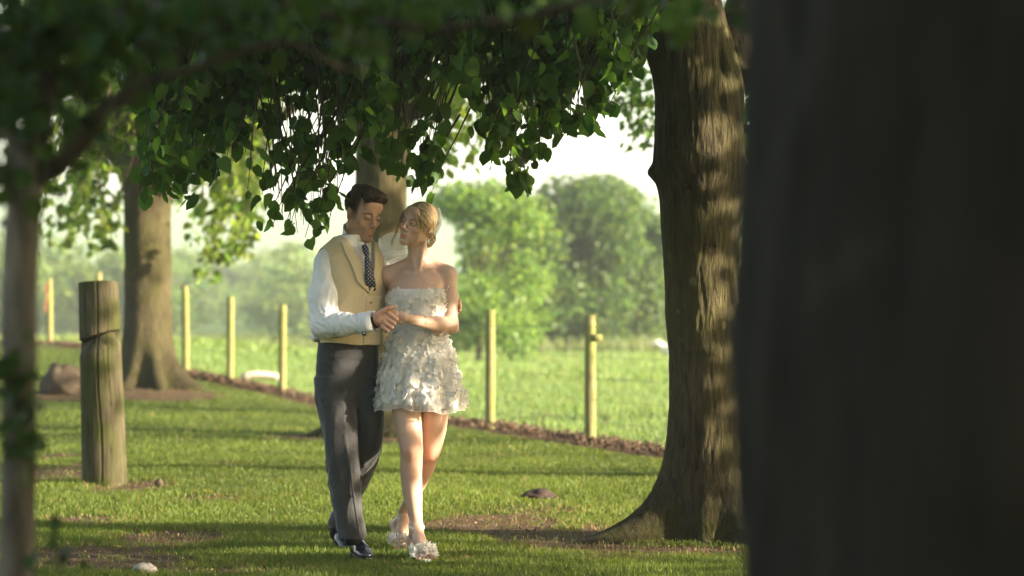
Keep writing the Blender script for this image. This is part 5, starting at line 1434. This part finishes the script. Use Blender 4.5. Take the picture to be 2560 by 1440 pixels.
# left hand laid in his
dh = -.335
b_ops += [(cone(bw_l, P2(1008, 794, dh + .02), .021, .022), 'u', .012), (ell(P2(1001, 790, dh + .01), (.032, .015, .027), rotm(0, 0, 22)), 'u', .014)]
for a, b, c, rr in [((990, 780), (977, 776), (966, 783), .0085), ((988, 785), (973, 783), (963, 791), .0085), ((989, 792), (975, 790), (964, 798), .008), ((991, 798), (978, 798), (968, 805), .0075)]:
    b_ops += [(cone(P2(*a, dh), P2(*b, dh - .006), rr * 1.15, rr), 'u', .008), (cone(P2(*b, dh - .006), P2(*c, dh + .02), rr, rr * .8), 'u', .003)]
b_ops += chain([P2(1012, 801, dh + .02), P2(1001, 806, dh + .01), P2(988, 806, dh + .015)], [.012, .0095, .007], .008)
def b_col(V):
    L = bf.l(V); x, y, z = L[:, 0], L[:, 1], L[:, 2]
    C = np.repeat(np.array([[.56, .37, .285]]), len(V), 0) * (1 + .09 * noise(V * 16))[:, None]
    hd = np.linalg.norm(L, axis=1) < .16
    def put(mask, c):
        m_ = np.clip(mask, 0, 1)[:, None]; C[:] = C * (1 - m_) + np.asarray(c) * m_
    put(np.where(hd, np.exp(-(((np.abs(x) - .045) / .02) ** 2 + ((z + .032) / .017) ** 2)) * (y < 0) * .5, 0), (.58, .22, .17))
    put(np.where(hd, np.exp(-((x / .012) ** 2 + ((z + .034) / .012) ** 2)) * (y < -.09) * .35, 0), (.58, .26, .2))
    put(np.where(hd, np.exp(-((x / .0195) ** 4 + ((z + .0728) / .0085) ** 4)) * (y < -.084) * .85, 0), (.46, .13, .13))
    put(np.where(hd, np.exp(-((z + .0727) / .0013) ** 2) * (np.abs(x) < .020) * (y < -.088) * .7, 0), (.13, .03, .035))
    put(np.where(hd, np.exp(-(((np.abs(x) - .032) / .018) ** 2 + ((z - .008) / .006) ** 2)) * (y < -.06) * .18, 0), (.36, .19, .14))
    for kc in (bk_r, bk_l): put(.45 * np.exp(-((np.linalg.norm(V - kc - [0, -.04, 0], axis=1)) / .06) ** 2), (.56, .23, .15))
    put(.3 * smooth(.12, .03, V[:, 2]), (.58, .28, .21))
    return np.clip(C, .01, 1)
V, Qd = sdf_mesh(b_ops, (-1.05, 11.6, -.01), (-.2, 12.8, 1.78), .0032)
mesh_np('body', relax(V, Qd, 1, .35), Qd, m_skin('woman_skin', .42), BR, cols=b_col(V))
# eyes
m, nt, out = nodes('eye'); M_EYE = fin(m, nt, out, pbsdf(nt, vcol(nt), .12, .5))
for s in (-1, 1):
    n1, n2 = 18, 12; u = np.arange(n1) * 2 * np.pi / n1; vv = np.linspace(-.5, .5, n2) * np.pi
    S = np.stack([np.cos(vv)[:, None] * np.cos(u), np.cos(vv)[:, None] * np.sin(u), np.sin(vv)[:, None] * np.ones(n1)], -1).reshape(-1, 3)
    g = np.array([-.28, -.95, .10]); g /= np.linalg.norm(g); dt = S @ g
    C = np.where(dt[:, None] > .93, [.01, .008, .006], np.where(dt[:, None] > .78, [.07, .04, .022], [.62, .57, .53]))
    i = np.arange(n2 - 1)[:, None] * n1; j = np.arange(n1)[None]; k = (j + 1) % n1
    mesh_np('eye', bf.w(S * np.array([.0118, .0128, .0052]) + np.array([s * .0315, -.0842, -.0035])), np.stack([i + j, i + k, i + n1 + k, i + n1 + j], -1).reshape(-1, 4), M_EYE, BR, cols=C)
ls = [catmull([bf.w((s * .0185, -.0945, -.0025)), bf.w((s * .026, -.0985, .0015)), bf.w((s * .035, -.0965, .0015)), bf.w((s * .0475, -.086, -.0005))], 5) for s in (-1, 1)]
ls += [catmull([bf.w((s * .020, -.094, -.0065)), bf.w((s * .031, -.096, -.0085)), bf.w((s * .044, -.088, -.0045))], 5) for s in (-1, 1)]
for l, q in zip(ls, (.0013, .0013, .0006, .0006)): strands('eyelash', [l], [np.full(len(l), q)], M_LASH, BR)
brows(bf, .0055, .0012, (.17, .11, .07), BR)

# ---- hair: centre parting, swept back over the ears into a low bun
bc = np.array([.43, .325, .19])
bh = [(ell((0, .018, .040), (.080, .096, .086)), 'u', 0), (ell((.050, -.040, .030), (.020, .036, .052), rotm(-18)), 'u', .02), (ell((-.050, -.040, .030), (.020, .036, .052), rotm(18)), 'u', .02), (ell((0, .085, -.045), (.050, .036, .050)), 'u', .02), (ell((.02, .105, -.065), (.030, .026, .034)), 'u', .012), (ell((-.02, .105, -.06), (.030, .026, .034)), 'u', .012), (ell((.01, .108, -.035), (.03, .026, .03)), 'u', .012)]
def bh_keep(P):
    x, y, z = P[..., 0], P[..., 1], P[..., 2]
    A = .066 - 1.25 * np.maximum(0, np.abs(x) - .006) - z
    A = np.maximum(A, -.012 - z)
    Sd = np.maximum(np.maximum(-.070 + .35 * (z - .03) - y, .012 - .034 * smooth(-.02, -.05, y) - z), .036 - np.abs(x))      # temples
    Bk = np.maximum(.022 - y, -.115 - z)
    return np.minimum(np.minimum(A, Sd), Bk)
bh += [(bh_keep, 'i', .006), (lambda P: .0022 * np.sin(np.arctan2(P[..., 2] + .06, P[..., 1] - .10) * 46 + 4 * noise(P * 30)) + .002 * noise(P * 50), 'd', 0)]
HB = tr_obj('hair', bh, bf, (-.12, -.12, -.13), (.12, .16, .16), .0026, M_HAIR, BR, lambda V: bc * (.62 + .3 * noise(V * np.array([60, 90, 90])) + .25 * smooth(.09, -.03, V[:, 2]))[:, None])
r = np.random.RandomState(16); L, Rr, Cc = [], [], []
E = lambda a, b_: np.array([.0825 * math.cos(a) * math.sin(b_), .018 - .099 * math.cos(b_), .040 + .089 * math.sin(a) * math.sin(b_)])
for q in range(760):
    s = -1 if r.rand() < .5 else 1
    t0 = r.rand() ** .8                      # start along the parting, from forehead to crown
    y0 = -.072 + .13 * t0
    st = np.array([s * .003, y0, .040 + .0885 * math.sqrt(max(0, 1 - ((y0 - .018) / .099) ** 2))])
    k_ = r.rand()
    side = np.array([s * (.083), -.020 + .075 * k_ - .03 * (1 - t0), .035 - .03 * (1 - k_) + r.normal(0, .006)])
    side2 = np.array([s * .080, .04 + .02 * k_, -.004 - .02 * (1 - k_)])
    end = np.array([s * .025 * r.rand(), .105, -.045 + r.normal(0, .014)])
    m1 = (st + side) / 2; m1[0] = s * .058; m1[2] += .022; m1[1] -= .006 * (1 - t0)
    pts = catmull([st, m1, side, side2, end], 5)
    # press the line onto the hair volume
    qv = pts - np.array([0, .018, .040]); kk = np.sqrt(((qv / np.array([.0815, .098, .088])) ** 2).sum(1)); qn = qv / kk[:, None] * (1 + .012 * r.rand())
    wgt = np.clip(1.0 - np.linspace(0, 1, len(pts)) ** 3, 0, 1)[:, None]; pts = (qn * wgt + qv * (1 - wgt)) + np.array([0, .018, .040])
    L.append(bf.w(pts)); Rr.append(np.linspace(.0009, .0013, len(pts))); Cc.append(bc * (.32 + 1.7 * np.clip(.5 + 1.1 * float(noise(np.array([[k_ * 7, t0 * 5, s * 3.0]]))[0]) + .2 * r.normal(), 0, 1)) * np.array([1, .98, .95]))
for q in range(130):                         # coils of the bun
    a0 = r.uniform(0, 6.28); rr0 = r.uniform(.012, .036); off = r.uniform(-.012, .012); a = a0 + np.linspace(0, 2.6, 9)
    pts = np.stack([rr0 * np.cos(a) * 1.15 + off, .107 + .024 * np.sqrt(np.clip(1 - (rr0 / .042) ** 2, 0, 1)) + 0 * a, -.05 + rr0 * np.sin(a)], -1)
    L.append(bf.w(pts)); Rr.append(np.full(9, .0016)); Cc.append(bc * r.uniform(.35, 1.3))
for (pl, nn, sp) in [([(-.012, -.096, .066), (-.040, -.094, .050), (-.066, -.075, .01), (-.078, -.060, -.04), (-.074, -.062, -.075), (-.092, -.050, -.105), (-.090, -.05, -.135), (-.070, -.055, -.155)], 16, .0028),
                     ([(.010, -.094, .068), (.030, -.094, .056), (.052, -.082, .025), (.064, -.064, -.015), (.066, -.056, -.05), (.060, -.060, -.085), (.052, -.060, -.115), (.050, -.052, -.14)], 22, .0032),
                     ([(.016, -.09, .072), (.045, -.083, .05), (.066, -.06, .018), (.074, -.045, -.015), (.078, -.028, -.04), (.076, -.02, -.066)], 22, .004),
                     ([(-.016, -.09, .072), (-.05, -.08, .045), (-.068, -.06, .012), (-.077, -.045, -.02), (-.080, -.03, -.045)], 18, .004)]:
    base = np.array(pl)
    for _ in range(nn):
        o = r.normal(0, sp, 3); pts = catmull(base + o * np.linspace(.4, 1.5, len(base))[:, None] + r.normal(0, .0012, base.shape), 5)
        cut_ = r.randint(len(pts) * 3 // 4, len(pts)); pts = pts[:cut_]
        L.append(bf.w(pts)); Rr.append(np.linspace(.0012, .0005, len(pts))); Cc.append(bc * r.uniform(.7, 1.7))
strands('hair_locks', L, Rr, M_HAIR, HB, 3, Cc, 'stuff')

# ---- tulle bow pinned at the back of the hair
m, nt, out = nodes('white_tulle')
dif = addtrans(nt, pbsdf(nt, (.82, .81, .78), .7, .2), (.82, .81, .78), .5)
tp = nt.nodes.new('ShaderNodeBsdfTransparent'); x = nt.nodes.new('ShaderNodeMixShader'); x.inputs[0].default_value = .30
nt.links.new(dif, x.inputs[1]); nt.links.new(tp.outputs[0], x.inputs[2]); M_TULLE = fin(m, nt, out, x.outputs[0])
bow = empty('hair_bow', bf.w((0, .10, -.03))); bow.parent = BR; bow.matrix_parent_inverse = Matrix.Translation(-BR.location)
def loop(name, knot, pts_c, widths, wdir, bend=.02):
    c0 = catmull(pts_c, 6); n = len(c0); wv = np.interp(np.linspace(0, 1, n), np.linspace(0, 1, len(widths)), widths)
    u = np.linspace(-1, 1, 9); wdir = np.asarray(wdir, float); wdir /= np.linalg.norm(wdir)
    V = c0[:, None] + wdir * (wv[:, None] * u)[..., None]
    V[..., 1] += bend * np.cos(u * 2.2)[None] + .006 * np.sin(u * 9 + np.linspace(0, 4, n)[:, None])
    V = V.reshape(-1, 3); i = np.arange(n - 1)[:, None] * 9; j = np.arange(8)[None]
    return mesh_np(name, V, np.stack([i + j, i + j + 1, i + 10 + j, i + 9 + j], -1).reshape(-1, 4), M_TULLE, bow)
kn = P2(1066, 612, .10)
loop('bow_loop', kn, [P2(1062, 612, .12), P2(1020, 606, .14), P2(975, 606, .15), P2(950, 616, .16), P2(946, 622, .20), P2(975, 640, .22), P2(1030, 628, .18)], [.012, .035, .050, .045, .045, .03, .012], (.15, 0, 1))
loop('bow_loop', kn, [P2(1068, 610, .12), P2(1082, 585, .14), P2(1090, 555, .15), P2(1092, 528, .16), P2(1094, 522, .20), P2(1096, 560, .22), P2(1080, 600, .17)], [.010, .018, .020, .012, .012, .02, .01], (1, 0, .12))
loop('bow_tail', kn, [P2(1060, 620, .10), P2(1030, 645, .12), P2(1000, 652, .13), P2(958, 668, .12)], [.012, .03, .034, .022], (.3, 0, 1))
loop('bow_tail', kn, [P2(1064, 622, .12), P2(1040, 660, .15), P2(1000, 700, .17), P2(975, 760, .18)], [.012, .025, .03, .03], (.8, 0, .6))
M_CRYS = m_plain('crystal', (.85, .86, .88), .08, .9, .05)
def ball(c, rr, n1=8, n2=6, sq=(1, 1, 1)):
    u = np.arange(n1) * 2 * np.pi / n1; vv = np.linspace(-.5, .5, n2) * np.pi
    S = np.stack([np.cos(vv)[:, None] * np.cos(u), np.cos(vv)[:, None] * np.sin(u), np.sin(vv)[:, None] * np.ones(n1)], -1).reshape(-1, 3)
    i = np.arange(n2 - 1)[:, None] * n1; j = np.arange(n1)[None]; k = (j + 1) % n1
    return S * rr * np.asarray(sq) + np.asarray(c), np.stack([i + j, i + k, i + n1 + k, i + n1 + j], -1).reshape(-1, 4)
M_GOLD = m_plain('gold', (.75, .55, .25), .25, .6, .05, metal=1.0)
ear = bf.w((.078, .010, -.043))
EA = mesh_np('earring', *ball(ear + [0, -.004, 0], .0042), M_GOLD, BR)
mesh_np('drop', *join([ball(ear + [.001, -.006, -.013], .0042), ball(ear + [.001, -.006, -.027], .0085, 6, 5, (1, .6, 1.15))]), M_CRYS, EA, smooth=False)
V, Fq = [], []
a = np.linspace(0, 2 * np.pi, 29); c = bw_l + (be_l - bw_l) * .30; T = (be_l - bw_l) / np.linalg.norm(be_l - bw_l); U = np.cross(T, [0, 0, 1]); U /= np.linalg.norm(U); N_ = np.cross(U, T)
V, Fq = tube(c + (U * np.cos(a)[:, None] + N_ * np.sin(a)[:, None]) * .0315, .0012, 5, False); mesh_np('bracelet', V, Fq, M_GOLD, BR)

# ---- dress
m, nt, out = nodes('white_organza')
v = coords(nt, (1, 1, .25)); c = ramp(nt, nz(nt, v, 60, 4), [(.3, (.78, .76, .74)), (.7, (.84, .825, .81))])
M_ORG = fin(m, nt, out, addtrans(nt, pbsdf(nt, c, .65, .25, bumpn(nt, nz(nt, v, 90, 4), .25, .004)), c, .25))
NT, NV = 168, 84
th = np.arange(NT) * 2 * np.pi / NT                       # -pi/2 faces the camera
DSEC = [(z_(1016), .006, .010, .212, .178), (z_(985), .006, .010, .207, .174), (z_(930), .003, .008, .190, .158), (z_(880), .001, .004, .164, .133), (z_(845), 0, 0, .142, .110), (z_(832), 0, 0, .132, .100), (z_(800), -.002, 0, .136, .102), (z_(745), -.005, -.004, .150, .120), (z_(720), -.005, -.002, .150, .113), (z_(700), -.005, 0, .150, .11)]
def dress_pt(t, v_, off=0.0):
    """t angle, v_ 0 hem .. 1 top edge"""
    t = np.asarray(t, float); v_ = np.asarray(v_, float)
    top = z_(723) - .045 * smooth(-.55, -1.0, np.cos(t)) - .02 * smooth(.2, .9, np.sin(t)); hem = z_(1014) + .010 * np.sin(3 * t + 1) + .012 * smooth(-.3, -1, np.cos(t)) * 0
    z = hem + (top - hem) * v_
    P = ring_pts(DSEC, BO, BY, z, t, off)
    sk = smooth(z_(825), z_(1000), z)
    pl = .013 * np.sin(15 * t + 2.2 * np.sin(3 * t) + 6 * sk) * sk + .02 * fbm(np.stack([np.cos(t) * 2.2, np.sin(t) * 2.2, z * 4], -1), 2) * sk + .004 * np.sin(40 * t + 20 * z) * sk
    cx = BO[0]; cy = BO[1]; d2 = np.stack([P[..., 0] - cx, P[..., 1] - cy, 0 * z], -1); d2 /= np.linalg.norm(d2, axis=-1, keepdims=True) + 1e-9
    return P + d2 * pl[..., None]
TT, VVv = np.meshgrid(th, np.linspace(0, 1, NV), indexing='xy')
V = dress_pt(TT.ravel(), VVv.ravel()); i = np.arange(NV - 1)[:, None] * NT; j = np.arange(NT)[None]; k = (j + 1) % NT
DR = mesh_np('dress', V, np.stack([i + j, i + k, i + NT + k, i + NT + j], -1).reshape(-1, 4), M_ORG, BR)
# sheer second hem
m, nt, out = nodes('sheer_organza')
dif = addtrans(nt, pbsdf(nt, (.80, .79, .77), .6, .3), (.8, .79, .77), .5); tp = nt.nodes.new('ShaderNodeBsdfTransparent'); x = nt.nodes.new('ShaderNodeMixShader'); x.inputs[0].default_value = .5
nt.links.new(dif, x.inputs[1]); nt.links.new(tp.outputs[0], x.inputs[2]); M_SHEER = fin(m, nt, out, x.outputs[0])
VV2 = np.linspace(-.035, .14, 12); TT, VVv = np.meshgrid(th, VV2, indexing='xy')
V = dress_pt(TT.ravel() + .05, np.maximum(VVv.ravel(), -.04), .010); V[:, 2] += np.where(VVv.ravel() < .05, .006 * np.sin(TT.ravel() * 9), 0)
i = np.arange(len(VV2) - 1)[:, None] * NT
mesh_np('overskirt', V, np.stack([i + j, i + k, i + NT + k, i + NT + j], -1).reshape(-1, 4), M_SHEER, DR)
Rm = V[:NT]; V2, F2 = tube(np.concatenate([Rm, Rm[:1]]), .0016, 5, False); mesh_np('hem', V2, F2, M_ORG, DR)
# fabric flowers
M_PETAL = m_plain('flower_organza', (.84, .825, .80), .6, .3, .03, 40, transl=.5)
r = np.random.RandomState(23); fl_me = []
for q in range(8):
    npet = (5, 4, 5, 4, 5, 3, 5, 4)[q]; pv = []; pf = []
    for kx in range(npet):
        a = kx * 2 * np.pi / npet + r.normal(0, .18); L_ = r.uniform(.85, 1.1); W_ = r.uniform(.40, .50); lift = r.uniform(.08, .42)
        an_ = np.linspace(-math.pi * .86, math.pi * .86, 9)
        px_ = [(0, 0, 0)] + [(.60 + .46 * math.cos(t), W_ * 1.0 * math.sin(t), .34 + .20 * math.cos(t)) for t in an_] + [(.58, 0, .20)]
        P = np.array([(u_ * L_, v_, w_ * lift) for u_, v_, w_ in px_]); P[1:, 2] += .05 * r.normal(size=10)
        ca, sa = math.cos(a), math.sin(a); P = np.stack([P[:, 0] * ca - P[:, 1] * sa, P[:, 0] * sa + P[:, 1] * ca, P[:, 2]], -1)
        o = len(pv) * 11; pf += [(o + 10, o + q_, o + q_ + 1) for q_ in range(1, 9)] + [(o + 10, o + 9, o), (o + 10, o, o + 1)]; pv.append(P)
    me = bpy.data.meshes.new('flower'); me.from_pydata([tuple(v_) for v_ in np.concatenate(pv)], [], pf)
    for pl in me.polygons: pl.use_smooth = True
    me.materials.append(M_PETAL); fl_me.append(me)
def put_flowers(n, trange, vr, seed, s0, s1, mind, as_obj=True, limit=300):
    r = np.random.RandomState(seed); got = []; backs = []
    tries = 0
    while len(got) < n and tries < 40000:
        tries += 1
        t = r.uniform(*trange); v_ = vr[0] + (vr[1] - vr[0]) * r.rand()
        p = dress_pt(t, v_, .010)
        if any(((p - g[0]) ** 2).sum() < mind ** 2 for g in got): continue
        e = 1e-3; a = dress_pt(t + e, v_, .01) - p; b = dress_pt(t, v_ + e, .01) - p; nn = np.cross(a, b); nn /= np.linalg.norm(nn)
        if nn @ (p - np.array([BO[0], BO[1], p[2]])) < 0: nn = -nn
        nn = nn + .24 * r.normal(size=3); nn /= np.linalg.norm(nn)
        u_ = np.cross(nn, r.normal(size=3)); u_ /= np.linalg.norm(u_); w_ = np.cross(nn, u_)
        got.append((p, np.stack([u_, w_, nn], -1), r.uniform(s0, s1), r.randint(8)))
    if as_obj:
        for p, R, s, q in got:
            o = bpy.data.objects.new('flower', fl_me[q]); link(o, DR)
            R = R * s; o.matrix_basis = Matrix([[*R[0], p[0]], [*R[1], p[1]], [*R[2], p[2]], [0, 0, 0, 1]])
    else:
        ps = []
        for p, R, s, q in got:
            V = np.array([v_.co[:] for v_ in fl_me[q].vertices]) * s @ R.T + p; Fv = np.array([pl.vertices[:] for pl in fl_me[q].polygons]); ps.append((V, Fv))
        V, Fv = join(ps); tag(mesh_np('flowers', V, Fv, M_PETAL, DR), kind='stuff')
put_flowers(215, (-math.pi - .25, .3), (.015, .62), 24, .018, .028, .020)
put_flowers(80, (-math.pi - .1, .15), (.66, 1.0), 25, .014, .021, .022)
put_flowers(90, (.3, math.pi - .25), (.02, .98), 26, .017, .025, .025, False)

# ---- white heeled sandals with tulle rosettes
M_SATIN = m_plain('white_satin', (.80, .79, .77), .3, .5, .03)
def sandal(an, heel, ball, toe_c, seed, fwd):
    an, heel, ball, toe_c = map(np.asarray, (an, heel, ball, toe_c))
    hg = heel.copy(); hg[2] = .006 if heel[2] < .2 else heel[2]
    S_ = empty('sandal', (ball[0], ball[1], 0)); S_.parent = BR; S_.matrix_parent_inverse = Matrix.Translation(-BR.location)
    back = heel - (ball - heel) / np.linalg.norm(ball - heel) * .012
    so_ = chain([heel - [0, 0, .022], (heel + ball) / 2 - [0, 0, .026], ball - [0, 0, .027], toe_c - [0, 0, .006]], [.022, .020, .030, .030], .015)
    sole = sdf_obj('sole', [(lambda P: ev(so_, P), 'u', 0), (lambda P: np.minimum(np.abs(P[..., 2] - np.interp((P[..., :2] - heel[:2]) @ (toe_c - heel)[:2] / ((toe_c - heel)[:2] @ (toe_c - heel)[:2]), [0, .5, .8, 1.1], [heel[2] - .026, (heel[2] + ball[2]) / 2 - .030, .012, .008])) - .006, 9), 'i', .002)], np.minimum(heel, toe_c) - .08, np.maximum(heel, toe_c) + .08, .003, M_SATIN, S_)
    dn = np.array([0, 0, -1.0]) if heel[2] < .13 else (lambda q: q / np.linalg.norm(q))(np.cross(np.cross(ball - heel, [0, 0, 1]), ball - heel) * -1)
    hb = back - [0, 0, .02]; he = hb + dn * (heel[2] - .02 - .004 if heel[2] < .13 else .085)
    V, Fq = tube([hb, (hb + he) / 2, he], [.017, .011, .010], 12); mesh_np('heel', V, Fq, M_SATIN, S_)
    a = np.linspace(0, 2 * np.pi, 33); tilt = (ball - an) * np.array([1, 1, 0]); tilt /= np.linalg.norm(tilt) + 1e-9
    rg = an + [0, 0, .0] + np.stack([.0395 * np.cos(a), .0395 * np.sin(a), 0 * a], -1); rg[:, 2] += -.010 * ((rg - an) @ tilt) / .034
    strap = join([tube(rg + [0, 0, dz], .0022, 5, False) for dz in (-.002, .0005, .003)]); mesh_np('strap', *strap, M_SATIN, S_)
    bk = an - tilt * .034
    V, Fq = tube(catmull([bk, (bk + back) / 2 - tilt * .003, back - [0, 0, .01]], 5), .0035, 6); mesh_np('strap', V, Fq, M_SATIN, S_)
    r = np.random.RandomState(seed); ps, pearls = [], []
    for sgn in (-1, 1):
        cc = (ball * .45 + toe_c * .55) + np.array([sgn * .026, -.012, .022])
        for q in range(26):
            dr = r.normal(size=3) * [.8, .7, .8] + [sgn * .35, -.45, .25]; dr /= np.linalg.norm(dr); sd = np.cross(dr, r.normal(size=3)); sd /= np.linalg.norm(sd); nm = np.cross(dr, sd)
            L_ = r.uniform(.034, .056); w0 = r.uniform(.014, .024); rows = []
            for t in np.linspace(0, 1, 5):
                for u_ in np.linspace(-1, 1, 7):
                    rows.append(cc + dr * L_ * t + sd * w0 * u_ * (.15 + t) + nm * .006 * math.sin(u_ * 5 + q) * t + nm * .006 * t * t)
            i = np.arange(4)[:, None] * 7; j = np.arange(6)[None]
            V_ = np.array(rows); V_[:, 2] = np.maximum(V_[:, 2], .004)
            ps.append((V_, np.stack([i + j, i + j + 1, i + 8 + j, i + 7 + j], -1).reshape(-1, 4)))
            if q % 2 == 0: pearls.append(ball_(cc + dr * L_ * r.uniform(.5, .95) + nm * .004, .0024))
    V, Fq = join(ps); ro = mesh_np('rosette', V, Fq, M_TULLE, S_)
    V, Fq = join(pearls); tag(mesh_np('pearls', V, Fq, M_CRYS, S_), kind='stuff')
def ball_(c, rr): return ball(c, rr, 6, 4)
sandal(P2(1041, 1316, -.06), fh, fb, np.array([P2(1064, 0, -.2)[0], D0 - .19, .018]), 31, 0)
sandal(P2(1010, 1289, .43), rh, rb_, np.array([P2(1003, 0, .33)[0], D0 + .35, .018]), 32, 0)
